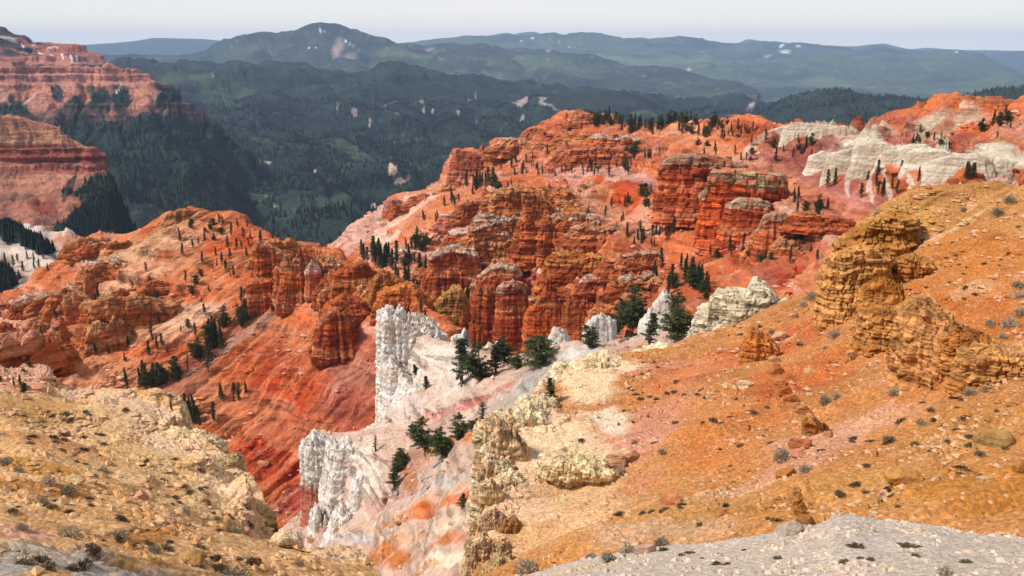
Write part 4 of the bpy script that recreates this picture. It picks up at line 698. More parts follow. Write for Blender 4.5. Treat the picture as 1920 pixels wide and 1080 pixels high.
white('white fluted crag with a red stained foot above the gully', 618, 948, 812, 86, 193, [(-1.1, .80), (-.9, .86), (-.6, .9), (-.45, 1), (-.25, .95), (.1, .93), (.5, .84), (1.1, .6)], .8, 8, foot=('C06E56', .42))
white('white ridge stepping down right of the fluted crag', 668, 905, 822, 90, 184, [(-1, 1), (-.6, .9), (-.2, .98), (.2, .78), (.6, .7), (1.1, .3)], .7, 13, taper=.3)
white('small white ledge between the wall and the fluted crag', 722, 830, 793, 80, 190, [(-1, .6), (-.3, .8), (.3, 1), (1, .7)], .6, 9, taper=.5)
white('white pitted pinnacles low on the spur above the gully mouth', 616, 1010, 950, 56, 178, [(-1, .8), (-.6, 1), (-.3, .6), (.2, .8), (.5, .5), (1, .3)], .8, 10, taper=.4, jag=.2)
white('white crumbling bank right of the pitted pinnacles', 656, 1005, 952, 70, 170, [(-1, .7), (-.3, 1), (.3, .7), (1, .3)], .8, 17, taper=.5, jag=.15)
white('narrow white rib on the slope below the fluted crag', 690, 945, 892, 50, 172, [(-1, .9), (-.3, 1), (.4, .6), (1, .2)], .7, 20, taper=.5)
crag('rock_outcrop', 'small white pinnacle on the crest of the pale spur', 'rock outcrop', 850, 650, 630, 11, 200, [(-1, .3), (0, 1), (1, .4)], .8, 'E8DCD0', band=WB, blk=0, near=False, mat=M_WHITE, H=2, strat=.04, rough=.06, taper=.8, seed=11)
crag('rock_outcrop', 'pair of low white knobs behind the clump of pines', 'rock outcrop', 925, 665, 637, 34, 196, [(-1, .4), (-.5, .8), (0, .5), (.5, 1), (1, .6)], .8, 'E6DACC', band=WB, blk=0, near=False, mat=M_WHITE, H=2, strat=.03, rough=.05, taper=.4, seed=12)
crag('rock_outcrop', 'broad white dome just right of the bushiest pine', 'rock outcrop', 1048, 668, 616, 50, 178, [(-1, .45), (-.5, .95), (0, 1), (.5, .8), (1, .4)], .8, 'E2D8CC', band=WB, blk=0, near=False, mat=M_WHITE, H=2.5, strat=.02, flute=.06, rough=.035, taper=.45, seed=14)
crag('rock_outcrop', 'rounded white boulder-like crag beside the slim pine', 'rock outcrop', 1124, 655, 591, 54, 170, [(-1, .7), (-.5, .95), (0, 1), (.6, .93), (1, .8)], .8, 'E0D8D0', band=WB, blk=0, near=False, mat=M_WHITE, H=2.5, strat=.02, flute=.06, rough=.03, taper=.15, seed=15)
crag('rock_outcrop', 'white slanting slab of rock behind the tallest pines', 'rock outcrop', 1232, 605, 545, 44, 172, [(-1, .2), (-.3, .6), (.4, 1), (1, .8)], .8, 'E2DACE', band=WB, blk=0, near=False, mat=M_WHITE, H=2.5, strat=.02, rough=.03, taper=.3, seed=16)
crag('rock_outcrop', 'large lumpy cream outcrop behind the orange slope', 'rock outcrop', 1400, 650, 529, 200, 116, [(-1.1, .25), (-.9, .45), (-.72, .50), (-.62, .82), (-.3, .84), (-.12, .80), (0, 1), (.2, 1), (.35, .92), (.5, .72), (.7, .72), (.9, .80), (1.1, .5)], .55, 'ECD8B4', band=('F2E2C0', 'CDB488'), blk=.04, near=False, H=2.6, strat=.02, flute=.05, fl=.4, rough=.04, taper=.08, seed=18, dens=1.2, jag=.05)
crag('rock_outcrop', 'low cream ledge on the brow below the tallest pine', 'rock outcrop', 1230, 672, 646, 76, 97, [(-1, .4), (-.2, .7), (.5, 1), (1, .8)], .6, 'DCC68E', band=CB, near=False, blk=.05, H=1.2, strat=.04, flute=.1, rough=.05, taper=.3, seed=19)
# middle amphitheatre
hd = 'hoodoo'
crag('hoodoo', 'castle shaped red hoodoo with a knobbed spire, centre of the bowl', hd, 1022, 640, 516, 76, 402, [(-1.1, .38), (-.8, .5), (-.55, .52), (-.4, .66), (-.15, .74), (0, .78), (.08, 1), (.22, 1), (.3, .82), (.5, .78), (.62, .62), (.8, .55), (1.1, .3)], .7, 'CD5B2A', band=('D8804C', '9B3819'), H=7, strat=.05, flute=.10, fl=.4, taper=.12, seed=21, jag=.04)
crag('hoodoo', 'square red tower with a white cap, left of the castle hoodoo', hd, 960, 625, 527, 56, 420, [(-1, .85), (-.5, .95), (0, 1), (.6, .97), (1, .9)], .7, 'C0562F', cap='DCB094', capd=.09, band=('DE8951', '91361D'), H=8, strat=.05, flute=.12, seed=22, jag=.05)
crag('hoodoo', 'squat dark red block second left of the castle hoodoo', hd, 910, 615, 540, 50, 428, None, .8, 'B9522D', band=('DA824D', '88341B'), H=7, strat=.06, flute=.14, seed=23)
crag('hoodoo', 'ochre topped fin standing left of the red towers', hd, 845, 608, 537, 62, 362, [(-1, .55), (-.5, .7), (-.1, .85), (.2, 1), (.6, .95), (1, .6)], .8, 'CD7937', cap='CC9450', capd=.4, band=('D4904C', 'A45224'), H=6, strat=.06, flute=.14, fl=.3, seed=24)
crag('hoodoo', 'small ochre fin on the left of the ochre topped fin', hd, 800, 600, 556, 50, 366, [(-1, .7), (0, .9), (.6, 1), (1, .7)], .8, 'D18942', band=('D49650', 'A85B24'), H=5, strat=.06, flute=.14, fl=.3, seed=25)
crag('hoodoo', 'round shouldered brown column right of the castle hoodoo', hd, 1078, 640, 565, 44, 385, [(-1, .9), (-.5, 1), (0, .95), (.5, .85), (1, .7)], .8, 'C46B33', band=('CC7A46', '953F1D'), H=6, strat=.07, flute=.10, seed=26)
crag('hoodoo', 'low jagged brown ridge between the column and the white crag', hd, 1145, 605, 570, 80, 350, [(-1, .6), (-.5, .7), (0, 1), (.2, .8), (.7, .7), (1, .5)], .5, 'CF7B40', band=('D48A54', 'A45224'), H=5, strat=.05, flute=.10, seed=27, jag=.12)
crag('hoodoo', 'dark red leaning spires at the bottom of the bowl', hd, 880, 655, 590, 44, 330, [(-1, .4), (-.5, 1), (-.2, .6), (.3, .8), (1, .3)], .8, 'B74D24', band=('DE7B40', '883117'), H=5, strat=.06, flute=.16, seed=28, jag=.15)
crag('hoodoo', 'narrow red blade beside the leaning spires', hd, 905, 668, 612, 50, 310, [(-1, .9), (-.3, 1), (.2, .6), (1, .4)], .7, 'C45624', band=('E28949', '973B19'), H=4, strat=.06, flute=.16, seed=29, jag=.15)
crag('hoodoo', 'long layered ochre rimmed wall above the castle hoodoo', hd, 1110, 530, 474, 150, 470, [(-1, .9), (-.6, 1), (-.3, .92), (0, .97), (.4, .9), (.8, .85), (1.1, .7)], .3, 'C8622D', cap='DA8E44', capd=.35, band=('D07C44', '973B1B'), H=9, strat=.04, flute=.05, fl=.2, seed=30, jag=.10)
crag('hoodoo', 'rounded layered wall with a pale arched cap above the white capped tower', hd, 940, 540, 492, 84, 480, [(-1, .5), (-.6, .8), (0, 1), (.6, .85), (1, .5)], .5, 'BC542F', cap='DEB8A0', capd=.08, band=('DE8E5A', '8A341D'), H=8, strat=.05, flute=.08, seed=31)
crag('hoodoo', 'dark cliffy buttress left of the arched wall', hd, 850, 530, 462, 90, 505, [(-1, .7), (-.5, .9), (0, 1), (.5, .9), (1, .8)], .6, 'B9542F', cap='D8B8A0', capd=.05, band=('DA8551', '86341D'), H=9, strat=.05, flute=.14, fl=.3, seed=32)
crag('hoodoo', 'layered dome with stepped ledges under the orange shoulder', hd, 985, 420, 352, 130, 575, [(-1, .7), (-.7, .95), (-.3, 1), (.2, .95), (.6, .7), (1, .4)], .5, 'C86B35', band=('D08A58', '9B4420'), H=10, strat=.05, flute=.12, fl=.3, seed=33, cap='CC8C58', capd=.2)
crag('hoodoo', 'row of rounded hoodoos standing below the layered dome', hd, 1040, 470, 405, 130, 520, [(-1, .8), (-.8, 1), (-.6, .7), (-.3, .95), (0, .7), (.3, .9), (.6, .6), (1, .5)], .45, 'C46031', band=('CC7C50', '933B1D'), H=8, strat=.06, flute=.16, fl=.25, seed=34, jag=.1)
crag('hoodoo', 'ledge with a thin white cap left of the rounded hoodoos', hd, 900, 455, 428, 110, 560, [(-1, .8), (0, 1), (1, .8)], .4, 'BC5D37', cap='E0CCBC', capd=.18, band=('CC7854', '913F24'), H=7, strat=.05, flute=.10, seed=35)
crag('hoodoo', 'dark red stepped crag where the pink ridge meets the cliffs', hd, 870, 420, 390, 70, 640, [(-1, .6), (0, 1), (1, .8)], .5, 'B75D3C', cap='DCC0B0', capd=.12, band=('CC7A5C', '91442A'), H=7, strat=.05, flute=.10, seed=36)
bt = 'butte'
crag('rock_butte', 'largest red layered butte with a pale overhanging cap', bt, 1388, 424, 317, 146, 395, [(-1.1, .55), (-.9, .60), (-.78, .94), (-.4, 1), (0, .98), (.5, .97), (.9, .93), (1.1, .6)], .6, 'CD4F26', cap='BFA078', capd=.20, band=('D87850', '973119'), H=7, strat=.035, flute=.08, fl=.4, taper=.06, seed=41, dens=1.2, jag=.03)
crag('rock_butte', 'red layered butte behind and left of the largest butte', bt, 1312, 378, 291, 140, 438, [(-1, .8), (-.8, .93), (-.4, 1), (0, 1), (.5, .92), (1, .8)], .6, 'C8562F', cap='B08868', capd=.14, band=('D47C58', '91341D'), H=8, strat=.04, flute=.10, fl=.4, taper=.08, seed=42, jag=.03)
crag('rock_butte', 'smaller butte with a pale flat cap in front of the largest butte', bt, 1404, 432, 372, 76, 368, [(-1, .85), (-.5, 1), (.5, .98), (1, .85)], .6, 'C8562F', cap='C0A484', capd=.22, band=('E28E5A', '93361B'), H=5, strat=.04, flute=.08, seed=43, jag=.03)
crag('rock_butte', 'lowest butte, its cap cut by cracks, beside the orange slope', bt, 1446, 478, 398, 60, 345, [(-1, .6), (-.6, .92), (0, 1), (.6, 1), (1, .8)], .7, 'CD6237', cap='B89878', capd=.16, band=('DC8C68', '993B1D'), H=4, strat=.05, flute=.10, seed=44, jag=.03)
crag('rock_butte', 'thin pale capped ledge jutting right of the largest butte', bt, 1445, 372, 350, 44, 385, [(-1, .8), (0, 1), (1, .9)], .6, 'C45933', cap='C8AE8C', capd=.5, band=('E28E5A', '93361B'), H=3, strat=.04, seed=45)
crag('rock_butte', 'long dark red ledge across the slope right of the buttes', bt, 1540, 425, 398, 110, 345, [(-1, .8), (-.5, 1), (0, .8), (.6, .7), (1, .5)], .3, 'BC562F', band=('DE8556', '883119'), H=3, strat=.06, flute=.1, seed=46)
# skyline mesas of the amphitheatre
crag('rock_butte', 'small flat topped red knob on the skyline by the dark trees', bt, 1092, 228, 206, 46, 888, [(-1, .6), (-.6, .8), (-.45, 1), (-.1, .95), (.2, .75), (1, .7)], .6, 'CD7044', band=('D88C68', '994826'), H=6, strat=.05, seed=47)
crag('rock_butte', 'twin red pillars on the skyline left of the flat topped knob', bt, 1064, 228, 211, 16, 900, [(-1, .7), (-.4, 1), (.2, .8), (.6, .9), (1, .6)], .6, 'CD7044', band=('D88C68', '994826'), H=6, strat=.05, seed=48)
crag('rock_butte', 'red layered cliff block at the left end of the skyline', bt, 880, 325, 284, 70, 968, [(-1, .6), (-.7, .8), (-.3, 1), (.2, .9), (1, .8)], .5, 'C46E49', band=('CC8468', '955233'), H=10, strat=.04, flute=.08, seed=49)
crag('rock_butte', 'red rim cliff between the skyline block and the knob', bt, 1020, 282, 240, 90, 895, [(-1, .7), (-.6, .9), (0, 1), (1, .9)], .4, 'C87044', band=('D0886A', '974D2D'), H=10, strat=.04, flute=.10, seed=50)
crag('rock_butte', 'long layered cliff band under the skyline trees', bt, 1130, 310, 275, 150, 770, [(-1, .6), (-.6, .9), (0, 1), (.4, .8), (1, .6)], .3, 'C0643E', band=('CC7C5C', '914425'), H=9, strat=.04, flute=.14, seed=51, jag=.08)
crag('rock_butte', 'small dark red mesa below the pink slopes at the far left foot', bt, 742, 398, 372, 36, 1015, [(-1, .8), (0, 1), (1, .7)], .6, 'B77051', band=('C88470', '91523C'), H=7, strat=.04, seed=52)
for i_, (cx_, by_, ty_, w_) in enumerate([(1560, 326, 284, 64), (1600, 322, 272, 70), (1650, 318, 268, 80), (1700, 318, 270, 80), (1750, 322, 278, 76), (1800, 326, 286, 76), (1855, 330, 290, 84), (1470, 262, 236, 50), (1510, 262, 230, 60), (1560, 266, 236, 60)]):
    lc, _n = hit(cx_, by_)
    crag('rock_outcrop', f'pale grey bedded bluff {["at the left end of the long white band", "second along the long white band", "third along the long white band", "fourth along the long white band", "fifth along the long white band", "sixth along the long white band", "at the right end of the long white band", "first on the white skyline rim", "second on the white skyline rim", "third on the white skyline rim"][i_]}', 'rock outcrop', cx_, by_, ty_, w_ * 1.25, math.hypot(lc.x, lc.y) * 1.03, [[(-1, .8), (-.5, 1), (.3, .92), (1, .7)], [(-1, .6), (0, .95), (.5, 1), (1, .75)]][i_ % 2], .35, 'D8C8B0', band=('E8DAC4', 'C4AC90'), near=False, blk=0, mat=M_WHITE, H=4, strat=.04, flute=.06, fl=.25, rough=.02, taper=.15, seed=640 + i_, jag=.05, sink=1.0)
# left red ridge
crag('hoodoo', 'blocky orange hoodoo cliff on the brow of the left ridge', hd, 512, 535, 452, 62, 412, [(-1, .9), (-.6, 1), (-.2, .93), (.3, .85), (1, .6)], .7, 'C86435', cap='D09060', capd=.12, band=('D48C5C', '99421D'), H=5, strat=.06, flute=.16, fl=.35, seed=61, jag=.06)
crag('hoodoo', 'broad red hoodoo bastion with a flat foot left of the brow cliff', hd, 498, 562, 520, 60, 398, [(-1, .85), (-.5, 1), (.3, .9), (1, .7)], .7, 'C45B31', band=('D07C50', '93381B'), H=4, strat=.06, flute=.14, seed=62, jag=.06)
crag('hoodoo', 'cluster of knobbly red pinnacles right of the brow cliff', hd, 568, 545, 468, 80, 392, [(-1, .6), (-.7, .8), (-.4, .7), (-.1, .9), (.25, 1), (.4, .8), (.8, .7), (1, .5)], .6, 'C86435', band=('D4906A', '99421D'), H=4.5, strat=.08, flute=.2, fl=.25, seed=63, jag=.12)
crag('hoodoo', 'rounded grey capped hoodoo stack in the middle of the ridge', hd, 588, 538, 490, 26, 375, [(-1, .7), (0, 1), (1, .8)], .9, 'C46440', cap='D8B8A0', capd=.3, band=('D89878', '994826'), H=3.5, strat=.12, flute=.1, seed=64)
crag('hoodoo', 'thin red chimney rock on the ridge skyline', hd, 584, 482, 466, 15, 425, [(-1, .9), (0, 1), (1, .9)], .9, 'B75224', band=('D5773C', '883615'), H=3, strat=.07, seed=65)
crag('hoodoo', 'orange layered wall at the right end of the ridge crest', hd, 660, 545, 492, 68, 365, [(-1, .6), (-.5, .8), (.2, .9), (.6, 1), (.95, .95), (1.1, .7)], .6, 'C45D28', band=('D4804A', '973D19'), H=5, strat=.06, flute=.14, seed=66, jag=.05)
crag('hoodoo', 'dark red lumpy hoodoo hanging above the red slope', hd, 632, 642, 578, 66, 336, [(-1, .6), (-.5, .9), (0, 1), (.5, .85), (1, .6)], .7, 'BC542D', cap='C87C58', capd=.15, band=('DE8E5A', '8A3419'), H=4, strat=.10, flute=.2, fl=.3, seed=67, jag=.08)
crag('hoodoo', 'small red ledges just above the lumpy hoodoo', hd, 645, 585, 553, 70, 345, [(-1, .5), (0, 1), (.6, .8), (1, .6)], .6, 'C05D31', band=('D48860', '933B1D'), H=3, strat=.10, flute=.14, seed=68)
crag('hoodoo', 'dark orange bastion between the ridge and the bowl', hd, 755, 580, 528, 80, 338, [(-1, .7), (-.4, .8), (.2, 1), (.7, .8), (1, .5)], .6, 'C05626', band=('DE8544', '913617'), H=5, strat=.07, flute=.16, seed=69, jag=.08)
crag('hoodoo', 'ochre crag with a jagged top at the ridge end', hd, 728, 545, 508, 60, 365, [(-1, .6), (-.3, 1), (.2, .8), (1, .5)], .6, 'CD8240', band=('D8985C', 'A25624'), H=5, strat=.06, flute=.16, seed=70, jag=.1)
crag('hoodoo', 'long orange hoodoo wall in the left bowl, ragged rim', hd, 252, 610, 552, 130, 452, [(-1, .95), (-.6, 1), (-.2, .9), (.2, .95), (.6, .75), (1, .6)], .35, 'C86E37', cap='CC9464', capd=.3, band=('D48C58', '994620'), H=6, strat=.05, flute=.16, fl=.22, seed=72, jag=.10)
crag('hoodoo', 'square orange hoodoo tower left of the long wall', hd, 148, 604, 548, 42, 462, [(-1, .9), (0, 1), (1, .85)], .8, 'C4703C', cap='CC9468', capd=.25, band=('D08A5C', '95441D'), H=6, strat=.07, flute=.16, seed=73, jag=.06)
crag('hoodoo', 'narrow chimney behind the square tower and the wall', hd, 170, 560, 512, 15, 470, [(-1, .8), (0, 1), (1, .6)], .9, 'C46E42', band=('CC8058', '954624'), H=5, strat=.12, seed=74)
crag('hoodoo', 'orange hoodoos joined in a short fin below the square tower', hd, 212, 652, 594, 74, 430, [(-1, .7), (-.6, .9), (-.1, .8), (.2, 1), (.6, .8), (1, .4)], .5, 'D18246', band=('D89C6C', 'A65625'), H=5, strat=.06, flute=.2, fl=.25, seed=75, jag=.1)
crag('hoodoo', 'thin leaning hoodoo at the foot of the square tower', hd, 122, 645, 592, 17, 432, [(-1, .3), (-.3, 1), (.3, .9), (1, .5)], .9, 'C46B35', band=('D08450', '95441D'), H=4, strat=.12, seed=76)
crag('hoodoo', 'knob headed hoodoo left of the thin leaning one', hd, 94, 668, 628, 22, 425, [(-1, .7), (0, 1), (1, .7)], .9, 'C46935', band=('D08450', '95441D'), H=4, strat=.14, seed=77)
crag('hoodoo', 'layered maroon bluff with white seams at the far left', hd, 60, 680, 622, 120, 432, [(-1, 1), (-.4, .9), (.1, 1), (.4, .7), (1, .5)], .4, 'B76240', band=('DC9C80', '8C3F28'), H=5, strat=.06, flute=.12, fl=.3, seed=78, jag=.2, blk=.12)
crag('hoodoo', 'long low orange wall topped with pale rubble at the slope foot', hd, 205, 745, 709, 210, 398, [(-1, .8), (-.7, .9), (-.3, 1), (0, .85), (.4, .9), (1, .6)], .12, 'C07736', cap='CDB8A8', capd=.2, near=False, band=('C87C48', '95521D'), H=4, strat=.02, flute=.06, seed=79, jag=.2)
crag('hoodoo', 'ochre crenellated top of the left ridge summit', hd, 342, 412, 391, 46, 522, [(-1, .6), (-.3, .9), (.3, 1), (1, .8)], .5, 'C08450', band=('D8A470', '9C5C30'), H=4, strat=.06, flute=.12, seed=80, jag=.1)
ORD = ['first', 'second', 'third', 'fourth', 'fifth', 'sixth', 'seventh', 'eighth', 'ninth', 'tenth', 'eleventh', 'twelfth', 'thirteenth', 'fourteenth', 'fifteenth', 'sixteenth', 'seventeenth', 'eighteenth', 'nineteenth', 'twentieth']
hrs = random.Random(21)
for ph, cx, cy, rx, ry, rot, n, w0, w1, hr in [('under the orange shoulder', 1010, 420, 120, 46, -5, 12, 26, 54, .8), ('on the dark left cliffs', 880, 500, 70, 50, 0, 9, 26, 52, .8), ('around the castle hoodoo', 1000, 585, 110, 34, 0, 8, 24, 46, 1.2), ('along the ochre rimmed walls', 1140, 530, 90, 44, 0, 11, 26, 56, .7),
    ('on the ridge crest cliffs', 590, 510, 90, 24, -22, 10, 16, 34, 1.2), ('on the lower ridge bastions', 690, 565, 70, 24, -25, 7, 18, 36, 1.0), ('on the maroon far left cliffs', 70, 610, 80, 46, 0, 9, 22, 46, .7), ('on the left bowl walls', 230, 530, 90, 34, 0, 8, 20, 40, .7), ('along the left skyline cliffs', 180, 470, 60, 16, 20, 6, 18, 34, .7),
    ('in the far pink cliff bands', 1050, 285, 110, 24, 0, 9, 24, 50, .6), ('left of the pink skyline block', 800, 375, 60, 14, 15, 6, 20, 40, .6), ('on the wall right of the buttes', 1500, 455, 50, 34, 0, 6, 26, 46, .8)]:
    its = []
    for _ in range(n):
        a = hrs.uniform(-1, 1); b = hrs.uniform(-1, 1); c_, s_ = math.cos(rad(rot)), math.sin(rad(rot))
        its.append((cx + a * rx * c_ + b * ry * s_, cy - a * rx * s_ + b * ry * c_))
    its.sort()
    for i, (x, y) in enumerate(its):
        ww = hrs.uniform(w0, w1) * 1.9; hh = ww * hr * .42 * hrs.uniform(.7, 1.2); lc, _n = hit(x, y)
        if lc is None: continue
        base = hrs.choice(['C46435', 'C05D33', 'CD723C', 'C88049', 'D18046']); m_ = hrs.randrange(3)
        tp_ = [[(-1, .6), (-.4, .9), (.1, 1), (.5, .8), (1, .5)], [(-1, .8), (-.5, 1), (0, .75), (.5, .95), (1, .6)], [(-1, .5), (-.6, .7), (-.1, .8), (.2, 1), (.5, .9), (1, .6)]][m_]
        crag('hoodoo', f'low layered hoodoo wall {ph}, {ORD[i]} from left', 'hoodoo', x, y, y - hh, ww, math.hypot(lc.x, lc.y) * 1.01, tp_, hrs.uniform(.22, .45), base, cap=hrs.choice([None, None, 'D0A078', 'DCC0A8', 'CC8C58']), capd=hrs.uniform(.06, .2), band=('D48C60', '933F20'), H=3 + ww * lc.length / F_PX * .10, strat=.09, flute=.16, fl=hrs.uniform(.25, .45), seed=400 + i + int(cx), jag=.22, taper=.3, sink=.9, blk=.10, dens=1.1, yaw=hrs.uniform(-35, 35), rough=.03)
# right foreground slope
OB = ('D09450', 'A86926')
crag('rock_outcrop', 'thin stacked slabs capping the big ochre crag on the hill brow', 'rock outcrop', 1640, 492, 398, 130, 104, [(-1, .35), (-.7, .55), (-.3, .72), (0, .9), (.3, 1), (1, .95)], .7, 'C08440', band=OB, H=1.1, strat=.10, flute=.08, rough=.035, taper=0, seed=191, dens=1.6, jag=.05, blk=.12)
crag('rock_outcrop', 'smooth rounded block at the lower right of the big ochre crag', 'rock outcrop', 1648, 602, 524, 76, 96, [(-1, .7), (-.5, .95), (0, 1), (.6, .95), (1, .7)], .8, 'BC7632', band=OB, H=2.2, strat=.04, flute=.10, rough=.03, taper=-.1, seed=192, dens=1.6, blk=.08)
crag('rock_outcrop', 'broken slabs on the slope right of the big ochre crag', 'rock outcrop', 1712, 520, 478, 74, 94, [(-1, .7), (-.3, 1), (.4, .8), (1, .5)], .8, 'B87236', band=OB, H=.9, strat=.10, flute=.10, rough=.05, taper=0, seed=193, dens=1.6, blk=.14)
crag('rock_outcrop', 'big blocky ochre crag with stacked slabs on the orange slope', 'rock outcrop', 1592, 594, 462, 116, 99, [(-1.1, .6), (-.98, .68), (-.85, .8), (-.55, .88), (-.35, .95), (0, 1), (.5, .98), (1, .86)], .8, 'D89A58', band=('D09450', 'A86926'), H=1.5, strat=.07, flute=.12, fl=.5, rough=.035, taper=-.06, seed=91, dens=1.7, jag=.04, sq=2.8, blk=.12)
crag('rock_outcrop', 'ochre crag of cracked blocks right of the big stacked crag', 'rock outcrop', 1765, 705, 566, 170, 76, [(-1, .85), (-.7, 1), (-.3, .93), (.1, .72), (.5, .55), (1, .42)], .8, 'D49458', band=('D09858', 'A26426'), H=1.1, strat=.05, flute=.14, fl=.4, rough=.04, taper=0, seed=92, dens=1.5, jag=.06, sq=2.6)
crag('rock_outcrop', 'layered flaky slabs at the right end of the cracked crag', 'rock outcrop', 1836, 700, 624, 130, 72, [(-1, .9), (-.5, 1), (0, .8), (.5, .55), (1, .35)], .8, 'BC7638', band=OB, H=.7, strat=.12, flute=.08, rough=.035, taper=0, seed=194, dens=1.6, blk=.14)
crag('rock_outcrop', 'orange block heap at the lower end of the cracked crag', 'rock outcrop', 1720, 700, 636, 90, 73, [(-1, .5), (-.4, .8), (.2, 1), (1, .9)], .9, 'BA7232', band=OB, H=1.2, strat=.08, flute=.12, rough=.04, taper=-.05, seed=195, dens=1.6, blk=.16)
crag('rock_outcrop', 'upper slabs of the cracked crag under the small rubble patch', 'rock outcrop', 1705, 612, 566, 90, 80, [(-1, .5), (-.2, 1), (.5, .8), (1, .4)], .8, 'C07C40', band=OB, H=.9, strat=.10, flute=.10, rough=.04, taper=0, seed=196, dens=1.6, blk=.14)
crag('rock_outcrop', 'low rocky ledge linking the two big ochre crags', 'rock outcrop', 1668, 640, 580, 110, 82, [(-1, .9), (-.4, 1), (.3, .8), (1, .6)], .7, 'D09252', band=OB, H=1.0, strat=.10, flute=.10, rough=.04, taper=.1, seed=197, dens=1.5, jag=.1, blk=.14)
crag('rock_outcrop', 'broken ledge running from the cracked crag to the right edge', 'rock outcrop', 1880, 716, 655, 150, 66, [(-1, .7), (-.4, 1), (.3, .8), (1, .9)], .6, 'CC8E50', band=OB, H=.8, strat=.12, flute=.10, rough=.04, taper=.1, seed=198, dens=1.5, jag=.1, blk=.14)
crag('rock_outcrop', 'flaky ledge with a dark undercut at the right edge', 'rock outcrop', 1915, 700, 640, 110, 62, [(-1, .5), (-.5, .8), (0, 1), (1, 1)], .8, 'C07C44', band=('D8A068', '995B26'), H=.7, strat=.08, flute=.06, rough=.04, taper=-.1, seed=93, dens=1.5)
crag('rock_outcrop', 'small orange outcrop splitting the upper orange slope', 'rock outcrop', 1424, 676, 616, 64, 84, [(-1, .8), (-.6, 1), (0, .85), (.5, .7), (1, .4)], .8, 'D1823C', band=('D88E54', '9B5626'), H=.9, strat=.06, flute=.12, rough=.05, taper=.1, seed=94, jag=.08)
crag('rock_outcrop', 'orange cracked block above the red boulder', 'rock outcrop', 1525, 816, 782, 40, 54, [(-1, .7), (-.3, 1), (.4, .7), (1, .5)], .9, 'C07438', band=('D89A60', '9B5D26'), H=.7, strat=.06, flute=.12, rough=.06, taper=.1, seed=96, jag=.1)
crag('rock_outcrop', 'cream knobbly headland at the left edge of the orange slope', 'rock outcrop', 990, 905, 768, 124, 64.5, [(-1.2, .80), (-1, .88), (-.7, .92), (-.45, .86), (0, 1), (.35, .98), (.6, .8), (1, .5)], .8, 'F2D0A2', band=CB, near=False, blk=.05, H=1.6, strat=.03, flute=.10, fl=.5, rough=.05, taper=-.02, seed=98, dens=1.5, jag=.06, sq=2.4)
crag('rock_outcrop', 'cream cliff face dropping left under the knobbly headland', 'rock outcrop', 955, 950, 800, 70, 54.5, [(-1, .85), (-.5, 1), (.2, .9), (1, .7)], .9, 'F2D0A2', band=CB, near=False, blk=.06, H=1.6, strat=.05, flute=.12, rough=.05, taper=.05, seed=197, dens=1.5, jag=.08)
crag('rock_outcrop', 'cream ledge stepping down between the headland and the pillar', 'rock outcrop', 968, 1000, 905, 84, 45.5, [(-1, .75), (-.4, 1), (.3, .8), (1, .5)], .9, 'F2D0A2', band=CB, near=False, blk=.06, H=1.2, strat=.05, flute=.12, rough=.06, taper=.1, seed=198, dens=1.5, jag=.1)
for i_, (cx_, ty_, w_, R_) in enumerate([(942, 788, 84, 63), (934, 826, 62, 57.5), (938, 864, 70, 52.5), (946, 900, 84, 48), (912, 930, 54, 43.8), (918, 972, 66, 40), (922, 1020, 84, 36.6)]):
    crag('rock_outcrop', f'{["topmost", "second", "third", "fourth", "fifth", "sixth", "lowest"][i_]} step of the cream cliff edge at bottom centre', 'rock outcrop', cx_, ty_ + 150, ty_, w_, R_, [[(-1.1, .9), (-.5, 1), (0, .93), (.5, .95), (1.1, .8)], [(-1.1, .85), (-.4, .92), (.3, 1), (1.1, .9)]][i_ % 2], 1.0, 'F4D0A2' if i_ < 5 else 'E4B88A', band=('FAE2BA', 'DEB286'), near=False, blk=.07, H=1.5, strat=.06, flute=.2, fl=.35, rough=.05, taper=.05, seed=600 + i_, dens=1.5, jag=.05, sq=2.6)
for i_, (cx_, by_, ty_, w_, R_) in enumerate([(1078, 740, 684, 90, 85), (1044, 775, 716, 80, 79), (1006, 800, 745, 84, 71.5), (968, 830, 770, 80, 66.5)]):
    crag('rock_outcrop', f'{["highest", "second highest", "third highest", "lowest"][i_]} lump of the cream cliff rim against the grey slope', 'rock outcrop', cx_, by_, ty_, w_, R_, [(-1.1, .7), (-.7, .95), (-.2, .9), (.3, 1), (.7, .85), (1.1, .6)], .8, 'F2D0A2', band=('FAE2BA', 'DEB286'), near=False, blk=.08, H=1.3, strat=.05, flute=.14, fl=.35, rough=.05, taper=.25, seed=620 + i_, dens=1.5, jag=.10, sq=2.8)
crag('rock_outcrop', 'small cream knob on the skyline of the headland', 'rock outcrop', 1010, 800, 752, 50, 69, [(-1, .6), (-.4, 1), (0, .7), (.5, .9), (1, .5)], .9, 'E0CA98', band=CB, near=False, blk=.05, H=1.0, strat=.05, flute=.12, rough=.06, taper=.2, seed=199, dens=1.5, jag=.12)
crag('rock_outcrop', 'cream crag with slumped ledges just below the white slope', 'rock outcrop', 1125, 745, 668, 120, 84, [(-1.1, .45), (-.8, .75), (-.3, .95), (.2, 1), (.6, .9), (1, .6)], .7, 'F2D0A2', band=CB, near=False, blk=.05, H=1.5, strat=.03, flute=.08, rough=.05, taper=.2, seed=99, dens=1.3, jag=.05)
crag('rock_outcrop', 'cream ledge with a cracked brown underside', 'rock outcrop', 1080, 905, 850, 130, 49, [(-1, .8), (-.5, 1), (0, .8), (.5, .7), (1, .5)], .6, 'F2D0A2', band=('E8D09C', 'B88C50'), H=.8, strat=.04, flute=.08, rough=.05, taper=-.1, seed=100, dens=1.4, jag=.05, foot=('BC8448', .25))
